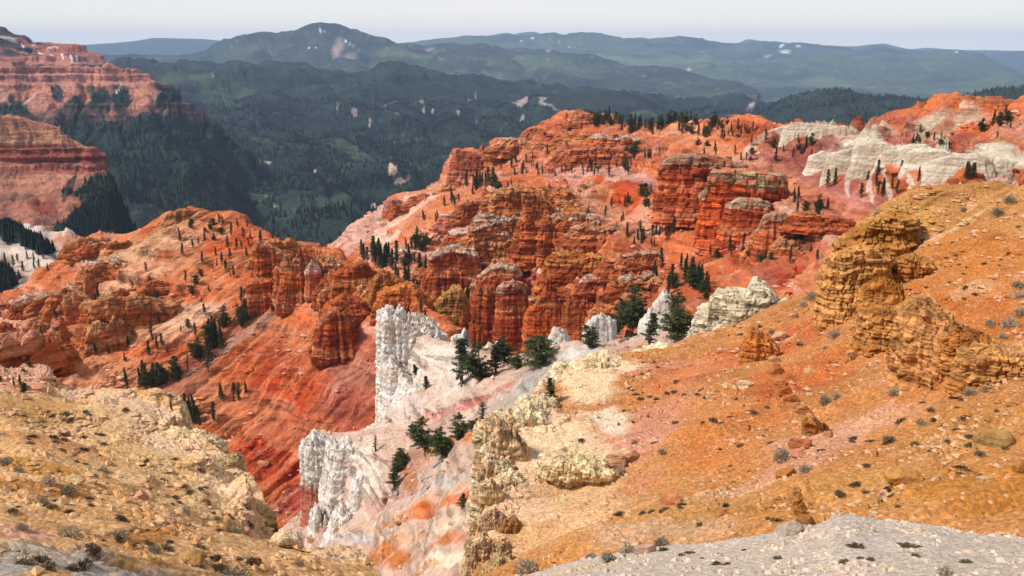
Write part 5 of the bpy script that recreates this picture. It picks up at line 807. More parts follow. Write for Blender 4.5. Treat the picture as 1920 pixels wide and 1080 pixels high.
crag('rock_outcrop', 'tall pale yellow pillar at the foot of the cream headland', 'rock outcrop', 922, 1075, 912, 44, 43, [(-1, .95), (0, 1), (.4, .96), (1, .85)], .9, 'E0BC8C', band=('EACA9C', 'C09666'), near=False, H=1.5, strat=.03, flute=.10, rough=.04, taper=.02, seed=101, dens=1.6, jag=.03)
crag('rock_outcrop', 'brown undercut block beside the pale yellow pillar', 'rock outcrop', 952, 1060, 978, 56, 39, [(-1, .7), (-.4, .9), (.3, 1), (1, .8)], .9, 'C08A50', band=('DAAE70', '8A5628'), near=False, H=.7, strat=.05, flute=.12, rough=.06, taper=-.12, seed=102, dens=1.4, jag=.05)
crag('rock_outcrop', 'low tan rubble mound at the bottom edge below the pillar', 'rock outcrop', 935, 1120, 1050, 80, 34, [(-1, .6), (0, 1), (1, .8)], .9, 'C49C6A', band=('DCBC88', '9A7040'), near=False, H=.6, strat=.04, flute=.12, rough=.07, taper=.2, seed=103, jag=.08)
# left foreground slope
crag('rock_outcrop', 'cream crumbling brow at the top of the left slope', 'rock outcrop', 300, 800, 739, 90, 49.5, [(-1, .8), (-.4, .95), (.2, 1), (.7, .85), (1, .6)], .6, 'F2D0A2', band=CB, near=False, blk=.05, H=.9, strat=.04, flute=.10, rough=.05, taper=.15, seed=111, dens=1.4, jag=.05)
crag('rock_outcrop', 'cream cracked ledge in the middle of the left slope edge', 'rock outcrop', 368, 862, 800, 96, 43.5, [(-1, .9), (-.5, 1), (0, .8), (.5, .6), (1, .45)], .6, 'F2D0A2', band=CB, near=False, blk=.05, H=.8, strat=.04, flute=.12, rough=.05, taper=.1, seed=112, dens=1.4, jag=.06)
crag('rock_outcrop', 'square cream crag lowest but one on the left slope edge', 'rock outcrop', 428, 922, 857, 72, 39, [(-1, .8), (-.3, .95), (.4, 1), (.9, .95), (1.1, .6)], .7, 'F2D0A2', band=('E8D4A4', 'B08C58'), near=False, H=.7, strat=.05, flute=.12, rough=.05, taper=.05, seed=113, dens=1.4, jag=.05)
crag('rock_outcrop', 'tan broken rib at the lower end of the left slope edge', 'rock outcrop', 492, 1015, 948, 54, 33, [(-1, .95), (-.2, 1), (.5, .85), (1, .6)], .8, 'D0AC6C', band=('E0C48C', 'A07C44'), near=False, H=.6, strat=.05, flute=.14, rough=.06, taper=.05, seed=114, dens=1.4, jag=.06)
crag('rock_outcrop', 'cream flat brow at the far left end of the skyline slope', 'rock outcrop', 60, 740, 694, 90, 57.5, [(-1, .9), (0, 1), (.6, .7), (1, .3)], .6, 'F2D0A2', band=CB, near=False, blk=.05, H=.9, strat=.04, flute=.08, rough=.05, taper=.3, seed=115, jag=.05)
crag('rock_outcrop', 'small cream hump above the gully mouth', 'rock outcrop', 535, 1022, 1000, 46, 29.6, [(-1, .7), (0, 1), (1, .6)], .8, 'F2D0A2', band=CB, near=False, blk=.05, H=.5, strat=.04, flute=.1, rough=.06, taper=.3, seed=116, jag=.05)

# ------------------------------------------------------------------ loose boulders
def boulder(label, x, y, wpx, hpx, hexc, seed, flat=.7, group='boulders lying on the slopes', cat='boulder', name='boulder', shade=None):
    loc, n = hit(x, y)
    if loc is None: return
    d = loc.length; sc = d / F_PX * (1 / np.linalg.norm(ray(x, y))); w = wpx * sc / 2; h = hpx * sc
    rs = np.random.RandomState(seed)
    na, nb = 44, 26
    th = np.linspace(0, 2 * math.pi, na, endpoint=False)[None, :]; ph = np.linspace(-math.pi / 2, math.pi / 2, nb)[:, None]
    D = np.stack([np.cos(th) * np.cos(ph), np.sin(th) * np.cos(ph), np.sin(ph) + 0 * th], -1)
    r = np.full(D.shape[:2], 1.25)
    for k in range(15):
        v = rs.randn(3); v /= np.linalg.norm(v); q = D @ v
        r = np.minimum(r, np.where(q > .05, rs.uniform(.72, 1.0) / np.maximum(q, .05), 9))
    r = np.minimum(r, .55 / np.maximum(-D[..., 2], .05)); r *= 1 + .05 * fbm(D, 3, 4, seed)
    P = D * r[..., None] * np.array([w, w * rs.uniform(.6, .9), h * .62])
    P[..., 2] += h * .10
    a = rs.uniform(-.5, .5); c, s = math.cos(a), math.sin(a)
    P = P @ np.array([[c, s, 0], [-s, c, 0], [0, 0, 1]])
    C = np.empty(P.shape); C[:] = col(hexc); C *= (1 + .2 * fbm(P, 2.5 / w, 4, seed + 2))[..., None]
    o = grid_mesh(name, P, np.clip(C, .01, .9), M_ROCK, wrap=True, smooth=False); o.location = loc
    tag(o, label, cat, group)
for k, (x, y, ww, hh_) in enumerate([(1450, 678, 22, 20), (1456, 700, 26, 20), (1464, 722, 22, 16), (1474, 738, 24, 18), (1484, 752, 26, 18), (1494, 766, 22, 16), (1506, 776, 26, 18), (1516, 790, 28, 20), (1542, 808, 24, 20), (1552, 818, 20, 16)]):
    boulder(f'{["top", "second", "third", "fourth", "fifth", "sixth", "seventh", "eighth", "ninth", "lowest"][k]} block of the orange rib splitting the slope', x, y, ww * 1.0, hh_ * 1.1, random.Random(k).choice(['C8854C', 'BC7038', 'CC8E5C', 'D09A68']), 500 + k)
for k, (x, y, ww, hh_) in enumerate([(1492, 930, 14, 20), (1496, 946, 18, 22), (1500, 966, 20, 26), (1512, 984, 28, 20)]):
    boulder(f'{["top", "second", "third", "lowest"][k]} block of the short ochre rib above the gravel', x, y, ww * 1.2, hh_ * 1.3, ['D0A060', 'B87E3C', 'B0763A', 'A87038'][k], 520 + k)
B_ = [
 ('pale orange boulder by a grey shrub at the orange outcrop', 1460, 634, 34, 22, 'D8A47C'), ('flat cream slab lying alone on the rosy slope', 1396, 722, 28, 13, 'E4C49C'), ('largest pink boulder below the rosy slope', 1157, 874, 40, 44, 'DCA47C'),
 ('smaller pink boulder right of the largest pink one', 1184, 858, 24, 18, 'D89C74'), ('brick red angular boulder at the foot of the cracked block', 1503, 838, 40, 26, 'C87746'), ('pink slab just under the brick red boulder', 1497, 850, 30, 12, 'D08468'),
 ('ochre boulder with a red corner beside the stony stripe', 1474, 892, 36, 22, 'BC7436'), ('wide flat ochre boulder in the middle of the lower slope', 1694, 896, 60, 30, 'C88A48'), ('large olive faced wedge boulder at the right', 1855, 832, 66, 44, 'B48C50'),
 ('round ochre boulder cut by the right edge', 1912, 882, 34, 28, 'C0803E'), ('whitish boulder at the edge of the pale gravel', 1480, 1000, 54, 32, 'CDB8A4'), ('pinkish block beside the whitish boulder', 1208, 1036, 40, 22, 'CFA48C'),
 ('red wedge of rock in the lower orange slope', 1262, 944, 40, 24, 'CD8253'), ('small cream stone on the cream slope', 1056, 938, 16, 10, 'E8D0A0'), ('cream stone above the pink boulders', 1226, 828, 26, 10, 'E0B48C'),
 ('pale slab under the stacked ochre crag', 1490, 596, 18, 14, 'DCA878'), ('orange block below the pale slab', 1500, 612, 16, 9, 'D0884C'), ('tan stone between the two ochre crags', 1600, 608, 26, 10, 'D09C60'),
 ('pale stone near the lower right corner', 1844, 900, 28, 14, 'D8AC78'), ('pale stone above the gravel lip', 1636, 966, 18, 12, 'E0BC90'), ('light pink stone beside the pale stone', 1656, 925, 20, 12, 'D8A88C'),
 ('long tan slab half buried on the upper right slope', 1520, 700, 30, 10, 'D8A068'), ('small square stone under the rib', 1545, 810, 18, 16, 'CC8C50'), ('tan stone on the right of the stony stripe', 1355, 965, 20, 12, 'CC8450'),
 ('orange stone high on the right hill', 1890, 502, 22, 9, 'CC8C54'), ('cream rubble stone on the high right hill', 1830, 436, 20, 8, 'E4C09C'),
 ('cream slab shading a dark hollow on the left slope', 142, 902, 30, 16, 'E4C08C'), ('flat tan slab right of the cream slab', 168, 908, 24, 13, 'D8AC78'), ('wide pink flagstone on the left slope', 264, 932, 28, 16, 'DCA078'),
 ('thin pink slab lying lower on the left slope', 314, 978, 30, 9, 'DC9C80'), ('large sandy boulder half sunk near the bottom left', 356, 1052, 50, 26, 'C49458'), ('small pink slab at the right of the left slope', 460, 993, 20, 8, 'D49474'),
 ('dark red stone beside a hollow on the left slope', 386, 944, 20, 15, '975D37'), ('rounded tan boulder in the gully mouth', 587, 1012, 22, 20, 'C4946C'), ('grey stones fallen at the foot of the white crag', 560, 1016, 18, 8, 'C0A898'),
 ('brown slab leaning on the spur below the small pines', 724, 940, 16, 14, 'A8785C'), ('pale stone under the lowest small pine', 744, 925, 10, 9, 'DCC4B0'), ('dark stone on the orange stripe of the spur', 748, 982, 14, 9, 'A87858'),
 ('pair of tan stones under the tallest pines', 1164, 640, 12, 8, 'CDA080'), ('brown stone below the tall pines on bare soil', 1196, 656, 18, 10, 'B88060'), ('round tan stone between the pines and the brow', 1174, 652, 9, 6, 'C89470'),
 ('pale block on the red slope above the left bushes', 494, 872, 22, 12, 'DA8E5E'), ('dark pinkish stone high on the red slope', 520, 660, 12, 8, 'D08C6C')]
for k, (lb, x, y, ww, hh_, c_) in enumerate(B_): boulder(lb, x, y, ww, hh_, c_, 300 + k)
# ------------------------------------------------------------------ trees
M_LEAF = attr_mat('pine_needles', .85, .25)
M_BARK = attr_mat('bark', .9, .15)
def tube(p, r0, q, r1, n=5):
    p = np.array(p, float); q = np.array(q, float); d = q - p; d /= np.linalg.norm(d) + 1e-9
    a = np.cross(d, [0.3, 1, .2]); a /= np.linalg.norm(a); b = np.cross(d, a)
    t = np.arange(n) * 2 * math.pi / n
    ring = np.cos(t)[:, None] * a + np.sin(t)[:, None] * b
    V = np.concatenate([p + ring * r0, q + ring * r1]); T = []
    for i in range(n):
        j = (i + 1) % n; T += [(i, j, n + j), (i, n + j, n + i)]
    return V, np.array(T)
class Acc:
    def __init__(s): s.V, s.T, s.C, s.n = [], [], [], 0
    def add(s, V, T, c):
        s.V.append(V); s.T.append(np.asarray(T) + s.n); s.C.append(np.broadcast_to(np.asarray(c, float), (len(V), 3))); s.n += len(V)
    def mesh(s, name, mat): return tri_mesh(name, np.concatenate(s.V), np.concatenate(s.T), np.concatenate(s.C), mat)
def leaf_clump(acc, rs, c, rad3, n, size, up=.35, cbase=(.028, .045, .02)):
    """n small upward tilted sprays of needles inside an ellipsoid"""
    d = rs.randn(n, 3); d /= np.linalg.norm(d, axis=1)[:, None]; d *= rs.rand(n)[:, None] ** .45
    p = c + d * rad3
    a = rs.randn(n, 3); a[:, 2] = a[:, 2] * .5 + up; a += d * 1.1; a /= np.linalg.norm(a, axis=1)[:, None]
    b = np.cross(a, rs.randn(n, 3)); b /= np.linalg.norm(b, axis=1)[:, None]
    s = size * rs.uniform(.6, 1.3, n)[:, None]
    V = np.stack([p - b * s * .38, p + b * s * .38, p + a * s * 1.1], 1).reshape(-1, 3)
    T = np.arange(n * 3).reshape(-1, 3)
    k = rs.uniform(.55, 1.6, n)[:, None] * np.array(cbase) * (1 + .2 * rs.randn(n, 1) * np.array([1, .3, .3]))
    acc.add(V, T, np.repeat(np.clip(k, .004, .2), 3, 0))
TINT = {'spruce': (.050, .070, .028), 'pine': (.064, .076, .026), 'sparse': (.070, .072, .036), 'bush': (.064, .080, .026), 'young': (.075, .075, .02)}
def make_tree(kind, seed):
    rs = np.random.RandomState(seed); tr, cr = Acc(), Acc()
    bark = np.array([.13, .10, .08]) if kind != 'snag' else np.array([.085, .065, .052])
    lean = rs.uniform(-.06, .06, 2)
    zs = np.linspace(-.03, 1, 9)
    ctr = np.stack([lean[0] * zs + .012 * np.sin(zs * 9 + seed), lean[1] * zs + .012 * np.cos(zs * 7 + seed), zs], 1)
    r0 = {'spruce': .020, 'pine': .030, 'sparse': .026, 'bush': .035, 'young': .03, 'snag': .048}[kind]
    stems = [(ctr, r0)]
    if kind in ('bush', 'pine'):
        for k in range(2 if kind == 'pine' else 3):
            a = rs.uniform(0, 6.28); tt = np.clip(zs, 0, 1); hgt = rs.uniform(.6, .9)
            stems.append((np.stack([math.cos(a) * (.22 * tt ** .6), math.sin(a) * (.22 * tt ** .6), zs * hgt], 1), r0 * .6))
    for st, r in stems:
        for i in range(len(st) - 1):
            V, T = tube(st[i], r * (1 - .88 * max(zs[i], 0)), st[i + 1], r * (1 - .88 * zs[i + 1]), 6); tr.add(V, T, bark * rs.uniform(.8, 1.2))
    for k in range(4):                                    # root flares
        a = k * 1.6 + rs.rand(); V, T = tube([0, 0, .04], r0 * .7, [math.cos(a) * .06, math.sin(a) * .06, -.05], r0 * .25, 5); tr.add(V, T, bark)
    tint = TINT.get(kind)
    def env(z):
        if kind == 'spruce': return (.20 * (1 - z) ** 1.0 + .008) * (.7 + .3 * abs(math.sin(z * 23 + seed)))
        if kind == 'young': return .26 * (1 - z) ** .8 + .02
        if kind == 'pine': return .27 * math.sin(min(1, (z + .12) / .55) * 1.57) * max(0, 1 - z) ** .55 + .03
        if kind == 'sparse': return (.16 * max(0, 1 - z) ** .6 + .02) * (.45 + .55 * abs(math.sin(z * 11 + seed)))
        if kind == 'bush': return .40 * max(0, 1 - z ** 1.6) ** .6 + .03
        return .17 * (1 - z) ** .7 + .02
    nb = {'spruce': 66, 'pine': 96, 'sparse': 46, 'bush': 110, 'young': 56, 'snag': 54}[kind]
    for i in range(nb):
        z = {'snag': .25}.get(kind, .05 if kind != 'sparse' else .16) + (.93 if kind != 'snag' else .7) * ((i + rs.rand()) / nb) ** (.9)
        z = min(z, .985)
        st, r = stems[rs.randint(len(stems))] if kind in ('bush', 'pine') else stems[0]
        zz = min(z, .98); p0 = np.array([np.interp(zz, st[:, 2] / st[-1, 2] * 1.0, st[:, k]) for k in range(3)])
        a = i * 2.4 + rs.uniform(-.5, .5); Lb = env(z) * rs.uniform(.65, 1.2)
        droop = rs.uniform(-.25, .12) if kind == 'spruce' else rs.uniform(-.05, .5)
        dv = np.array([math.cos(a), math.sin(a), droop]); p1 = p0 + dv * Lb
        bb = bark * rs.uniform(.7, 1.1)
        V, T = tube(p0, r0 * (.22 if kind != 'snag' else .26), p1, r0 * .08, 4); tr.add(V, T, bb)
        if kind == 'snag':
            for q in range(3):
                t = rs.uniform(.3, .9); pa = p0 + dv * Lb * t; V, T = tube(pa, r0 * .1, pa + (rs.randn(3) * .5 + [0, 0, .4] + dv * .5) * .05, r0 * .03, 3); tr.add(V, T, bb)
            continue
        nc = 3 if kind in ('bush', 'pine') else 3
        for q in range(nc):
            t = (q + .9) / nc; cc = p0 + dv * Lb * t
            s = {'spruce': .030, 'young': .05, 'pine': .045, 'sparse': .036, 'bush': .06}[kind] * (1.15 - .3 * t) * (1.0 - .35 * z)
            leaf_clump(cr, rs, cc + [0, 0, .006], np.array([s * 1.25, s * 1.25, s * .62]), 20, .030 if kind != 'bush' else .036, cbase=np.array(tint) * rs.uniform(.7, 1.35))
    if kind != 'snag': leaf_clump(cr, rs, ctr[-1] - [0, 0, .03], np.array([.02, .02, .05]), 24, .022, cbase=tint)
    tm = tr.mesh('trunk', M_BARK); cm_ = cr.mesh('crown', M_LEAF) if kind != 'snag' else None
    return tm, cm_
NAMES = {'spruce': 'conifer_tree', 'pine': 'pine_tree', 'sparse': 'pine_tree', 'bush': 'pine_tree', 'young': 'conifer_tree', 'snag': 'dead_tree'}
LIB = {k: [make_tree(k, 50 + 7 * i + len(k)) for i in range(n)] for k, n in (('spruce', 3), ('pine', 3), ('sparse', 3), ('bush', 2), ('young', 1), ('snag', 2))}
PROTO = {}
trs = random.Random(11)
def tree(kind, px, py, hpx, label, group, parts=True, var=None, wide=1.0):
    loc, n = hit(px, py)
    if loc is None: return None
    sc = loc.length / F_PX / float(np.linalg.norm(ray(px, py))); h = hpx * sc
    v = trs.randrange(len(LIB[kind])) if var is None else var
    key = (kind, v)
    if key not in PROTO:
        root = empty(NAMES[kind], (0, 0, 0), None, None); tm, cm_ = LIB[kind][v]
        t = bpy.data.objects.new('trunk', tm); COL.objects.link(t); t.parent = root
        if cm_: c = bpy.data.objects.new('crown', cm_); COL.objects.link(c); c.parent = root
        PROTO[key] = root; o = root; first = True
    else:
        src = PROTO[key]; o = src.copy(); COL.objects.link(o)
        for ch in list(src.children):
            c = ch.copy(); COL.objects.link(c); c.parent = o
    o.location = loc; o.rotation_euler = (0, 0, trs.uniform(0, 6.28)); kw = {'spruce': .95, 'sparse': 1.2, 'snag': 1.2}.get(kind, 1.25); o.scale = (h * wide * kw, h * wide * kw, h)
    o['category'] = 'tree'
    if label: o['label'] = label
    elif 'label' in o: del o['label']
    if group: o['group'] = group
    return o
TG = 'conifers growing on the red and white slopes'
BIG = [('pine', 1265, 634, 84, 'tall full pine at the right end of the saddle grove', 1.0), ('pine', 1200, 622, 100, 'tallest dark pine in the middle of the saddle grove', .9), ('pine', 1183, 612, 78, 'dark pine behind and left of the tallest saddle pine', 1.), ('pine', 1160, 628, 66, 'leftmost leafy pine of the saddle grove by the roots', 1.0),
 ('sparse', 1216, 650, 62, 'thin pine standing in front of the saddle grove', 1.2), ('pine', 1110, 652, 46, 'small slim pine by the rounded white crag', .9), ('bush', 1250, 605, 50, 'yellowish round pine behind the tall full pine', .9),
 ('sparse', 867, 718, 84, 'lanky bare stemmed pine at the left of the spur row', 1.2), ('pine', 902, 712, 72, 'broken topped pine second from left on the spur row', .95), ('sparse', 930, 700, 52, 'spindly pine pair between the broken pine and the dark bush', 1.4), ('bush', 946, 678, 46, 'dark rounded pine behind the spindly pair', .8),
 ('pine', 972, 691, 36, 'small pointed pine left of the bushiest pine', 1.0), ('bush', 1009, 688, 58, 'bushiest widest pine on the spur crest', .95),
 ('spruce', 780, 702, 20, 'lone tiny conifer on the white cliff face', 1.8), ('sparse', 799, 730, 24, 'lone scraggly sapling below the white cliff face', 1.6),
 ('pine', 798, 842, 62, 'largest pine of the lower spur clump', 1.0), ('bush', 830, 854, 52, 'rounded pine in front of the lower spur clump', .8), ('pine', 858, 824, 50, 'pine at the upper right of the lower spur clump', 1.0), ('bush', 893, 812, 26, 'low green bush around the foot of the dead tree', 1.0),
 ('pine', 753, 882, 42, 'small ragged pine left of the driftwood pile', 1.0), ('sparse', 738, 916, 46, 'thin leaning pine lowest on the left of the driftwood', 1.4), ('young', 866, 952, 28, 'little yellow green fir alone on the orange stripe', 1.0),
 ('sparse', 1016, 758, 22, 'low dark sapling on the grey slope by the cream crag', 2.0), ('sparse', 1035, 758, 48, 'thin sapling with a bare tip by the cream crag', 1.1)]
for k, x, y, h, lb, wd in BIG: tree(k, x, y, h * 1.05, lb, TG, wide=wd * 1.18)
DEAD = [(905, 832, 84, 'bare grey dead tree with spread roots above the orange mound'), (704, 846, 34, 'small dead snag on the rim of the white fluted crag'), (1240, 600, 46, 'white branched dead tree behind the tall full pine'), (740, 900, 26, 'thin dead pole beside the leaning pine'), (876, 650, 36, 'tangled dead top behind the lanky pine'), (1038, 735, 26, 'bare dead tip beside the cream crag saplings'),
 (322, 770, 34, 'broken dead snag on the brown slope foot'), (415, 640, 40, 'bleached snag among the left bushes'), (352, 690, 30, 'short snag on the rubble of the left slope'), (545, 565, 30, 'forked dead tree below the hoodoo bastion'), (1298, 520, 34, 'dead tree leaning on the scree right of the bowl')]
for x, y, h, lb in DEAD: tree('snag', x, y, h, lb, 'dead trees and snags', var=None, wide=1.1)
# clusters: (phrase, [kinds], x, y, rx, ry, rot, n, h0, h1)
ORD = ['first', 'second', 'third', 'fourth', 'fifth', 'sixth', 'seventh', 'eighth', 'ninth', 'tenth', 'eleventh', 'twelfth', 'thirteenth', 'fourteenth', 'fifteenth', 'sixteenth', 'seventeenth', 'eighteenth', 'nineteenth', 'twentieth']
CL = [
 ('dotted over the peach face of the left ridge', ['sparse', 'spruce', 'pine'], 330, 560, 130, 60, 15, 15, 10, 22), ('dotted along the crest of the left ridge', ['spruce', 'sparse'], 470, 450, 70, 20, -25, 12, 12, 24),
 ('dotted over the orange benches of the bowl', ['spruce', 'sparse'], 1180, 430, 110, 40, 10, 14, 12, 24), ('dotted over the pink ridge', ['sparse', 'spruce'], 960, 320, 90, 30, 20, 13, 10, 20),
 ('on the brow of the left ridge summit', ['pine', 'bush'], 375, 428, 50, 16, -20, 9, 12, 24), ('on the peach slope of the left ridge', ['spruce', 'sparse'], 400, 485, 60, 28, -20, 12, 12, 26), ('on the left bowl scree', ['sparse', 'spruce', 'bush'], 160, 590, 110, 34, 0, 11, 12, 26),
 ('beside the orange hoodoo walls', ['spruce', 'sparse'], 260, 660, 110, 26, 0, 12, 16, 30), ('on the brown lower left slope', ['spruce', 'pine'], 300, 715, 60, 24, 10, 12, 22, 42), ('in the rubble gully under the brow cliff', ['spruce', 'pine', 'sparse'], 395, 655, 38, 28, 35, 12, 26, 46), ('in the upper rubble gully', ['pine', 'sparse', 'bush'], 455, 600, 44, 24, 35, 11, 18, 38),
 ('along the edge of the big red slope', ['spruce', 'sparse'], 440, 740, 50, 30, 45, 7, 20, 34), ('below the broad hoodoo bastion', ['sparse', 'pine'], 520, 580, 46, 12, 10, 6, 16, 30), ('around the maroon far left bluff', ['bush', 'spruce'], 60, 700, 60, 30, 0, 8, 14, 24), ('right behind the left slope brow', ['spruce'], 352, 790, 34, 16, 0, 7, 26, 42),
 ('under the orange wall at the ridge end', ['spruce', 'bush'], 720, 565, 50, 16, -25, 6, 12, 24), ('on the dark bastion by the white cliff', ['spruce', 'bush'], 790, 600, 36, 22, -30, 6, 14, 26),
 ('in the green stand at the bowl head', ['spruce'], 708, 492, 32, 12, 0, 14, 24, 42), ('on the pink scree left of the cliffs', ['spruce', 'pine'], 765, 475, 40, 18, 35, 11, 16, 34), ('in the shaded gully left of the cliffs', ['spruce'], 800, 535, 44, 20, 0, 13, 26, 44), ('in the slot between the red cliffs', ['spruce'], 880, 590, 22, 22, 0, 6, 26, 44),
 ('in the cleft under the pink skyline', ['spruce', 'pine'], 905, 352, 36, 12, 0, 11, 20, 34), ('down the pink spur', ['spruce'], 830, 395, 44, 9, 35, 8, 12, 22), ('sprinkled on the far pink slope', ['spruce', 'sparse'], 1000, 312, 90, 24, 0, 16, 10, 20), ('on the pink flats behind the orange shoulder', ['sparse', 'spruce'], 1120, 322, 70, 18, 0, 14, 10, 20),
 ('in the pink hollow left of the buttes', ['pine', 'spruce'], 1170, 300, 34, 22, 0, 8, 14, 28), ('at the left of the skyline wood', ['pine', 'spruce'], 1128, 228, 40, 8, 0, 15, 13, 22), ('in the middle of the skyline wood', ['pine', 'spruce'], 1200, 238, 50, 9, 0, 15, 14, 25), ('at the right of the skyline wood', ['pine', 'spruce'], 1262, 228, 34, 8, 0, 12, 13, 22),
 ('on the orange crest beyond the buttes', ['spruce', 'pine'], 1310, 250, 50, 18, 0, 15, 12, 24), ('on the orange crest by the white rim', ['spruce', 'sparse'], 1390, 255, 44, 18, 0, 10, 12, 24), ('on the dusty slope behind the buttes', ['bush', 'spruce'], 1370, 290, 60, 14, 0, 10, 10, 22), ('on the pale streaked slope', ['pine', 'spruce'], 1480, 285, 50, 22, 0, 9, 14, 26),
 ('under the grey bluff', ['spruce', 'sparse'], 1650, 350, 90, 24, 0, 13, 18, 34), ('on the right end of the grey bluff', ['spruce', 'bush'], 1800, 330, 70, 16, 0, 8, 16, 28), ('on the red summit flank', ['spruce', 'pine'], 1872, 238, 40, 16, 30, 9, 14, 26), ('on the maroon flank left of the summit', ['bush', 'spruce'], 1740, 262, 60, 18, 0, 7, 12, 22),
 ('on the orange shoulder', ['spruce', 'pine'], 1180, 380, 60, 16, 10, 9, 12, 24), ('left of the big butte foot', ['spruce', 'pine'], 1290, 400, 30, 22, 0, 12, 22, 36), ('in the scree strip under the buttes', ['spruce'], 1250, 420, 30, 20, 40, 12, 18, 32), ('at the lower end of the scree strip', ['spruce', 'sparse'], 1215, 450, 30, 12, 30, 8, 12, 24),
 ('on the red slope below the buttes', ['spruce', 'pine', 'bush'], 1385, 480, 60, 30, 0, 11, 16, 28), ('on the scree behind the saddle grove', ['spruce', 'pine', 'sparse'], 1260, 530, 50, 30, 20, 12, 24, 46), ('behind the cream outcrop', ['spruce', 'bush'], 1330, 545, 40, 20, 0, 6, 22, 44), ('on the red wall right of the buttes', ['spruce', 'bush'], 1500, 470, 40, 34, 0, 8, 14, 26), ('on the maroon ledge above the ochre hill', ['pine', 'spruce'], 1540, 390, 60, 18, 0, 7, 18, 30),
 ('on the white talus at the left', ['spruce'], 60, 500, 50, 14, 0, 8, 14, 24), ('on the bowl floor by the castle hoodoo', ['spruce', 'bush'], 1020, 640, 60, 10, 0, 6, 16, 28), ('on the cliff ledges', ['bush', 'spruce'], 930, 440, 60, 30, 0, 10, 10, 18)]
WHAT = {'spruce': 'narrow dark conifer', 'pine': 'full dark pine', 'sparse': 'thin sparse pine', 'bush': 'low rounded pine'}
cnt = 0
for ph, kinds, cx, cy, rx, ry, rot, n, h0, h1 in CL:
    items = []; tries = 0
    n = min(20, int(n * 1.3))
    while len(items) < n and tries < n * 12:
        tries += 1
        a = trs.gauss(0, .62); b = trs.gauss(0, .62)
        if a * a + b * b > 2: continue
        c_, s_ = math.cos(rad(rot)), math.sin(rad(rot)); x = cx + a * rx * c_ + b * ry * s_; y = cy - a * rx * s_ + b * ry * c_
        if any(abs(x - q[1]) < 2.5 and abs(y - q[2]) < 3 for q in items): continue
        loc, nn = hit(x, y)
        if loc is None or nn.z < .35: continue
        if abs(loc.length - (hit(cx, cy)[0] or loc).length) > .5 * loc.length: continue
        items.append(((kinds[min(len(kinds) - 1, int(trs.random() ** 1.1 * len(kinds)))] if trs.random() > .22 else 'sparse'), x, y, trs.uniform(h0, h1) * (1.15 if trs.random() < .2 else 1)))
    items.sort(key=lambda q: q[1]); seen = {}
    tot = {}
    for q in items: tot[q[0]] = tot.get(q[0], 0) + 1
    for kd, x, y, h in items:
        i = seen.get(kd, 0); seen[kd] = i + 1
        pre = 'only' if tot[kd] == 1 else ORD[i] + (' from the left among those' if False else '')
        lb = (f'the {pre} {WHAT[kd]} {ph}' if tot[kd] == 1 else f'{WHAT[kd]} {ph}, {ORD[i]} from the left')
        tree(kd, x, y, h * (.65 if kd == 'bush' else 1), lb, TG, wide=trs.uniform(.85, 1.2)); cnt += 1
print('clustered trees', cnt)
# ------------------------------------------------------------------ fallen wood
def log(label, x0, y0, x1, y1, rpx, seed, group='bleached logs lying on the spur'):
    a, _ = hit(x0, y0); b, _ = hit(x1, y1)
    if a is None or b is None or (a - b).length > 12: return
    rs = np.random.RandomState(seed); sc = a.length / F_PX; r = rpx * sc; acc = Acc(); n = 7
    A = np.array(a) + [0, 0, r]; Bb = np.array(b) + [0, 0, r * 1.2]; L = np.linalg.norm(Bb - A)
    pts = [A + (Bb - A) * i / n + rs.randn(3) * L * .018 for i in range(n + 1)]
    for i in range(n):
        V, T = tube(pts[i], r * (1 - i / n * .75), pts[i + 1], r * (1 - (i + 1) / n * .75), 6); acc.add(V, T, np.array([.42, .37, .34]) * rs.uniform(.8, 1.15))
    me = acc.mesh('log', M_BARK); me.transform(__import__('mathutils').Matrix.Translation(-a)); o = bpy.data.objects.new('fallen_log', me); COL.objects.link(o); o.location = a
    tag(o, label, 'log', group)
    for k in range(5):
        ac2 = Acc(); i = rs.randint(1, n); p = pts[i]; q = p + (rs.randn(3) * [1, 1, .3] + [0, 0, .45]) * L * .16; V, T = tube(p, r * .32, q, r * .1, 4); ac2.add(V - np.array(a), T, (.38, .34, .31))
        q2 = q + rs.randn(3) * L * .06; V, T = tube(q, r * .15, q2, r * .05, 3); ac2.add(V - np.array(a), T, (.38, .34, .31))
        c = bpy.data.objects.new('branch', ac2.mesh('branch', M_BARK)); COL.objects.link(c); c.parent = o
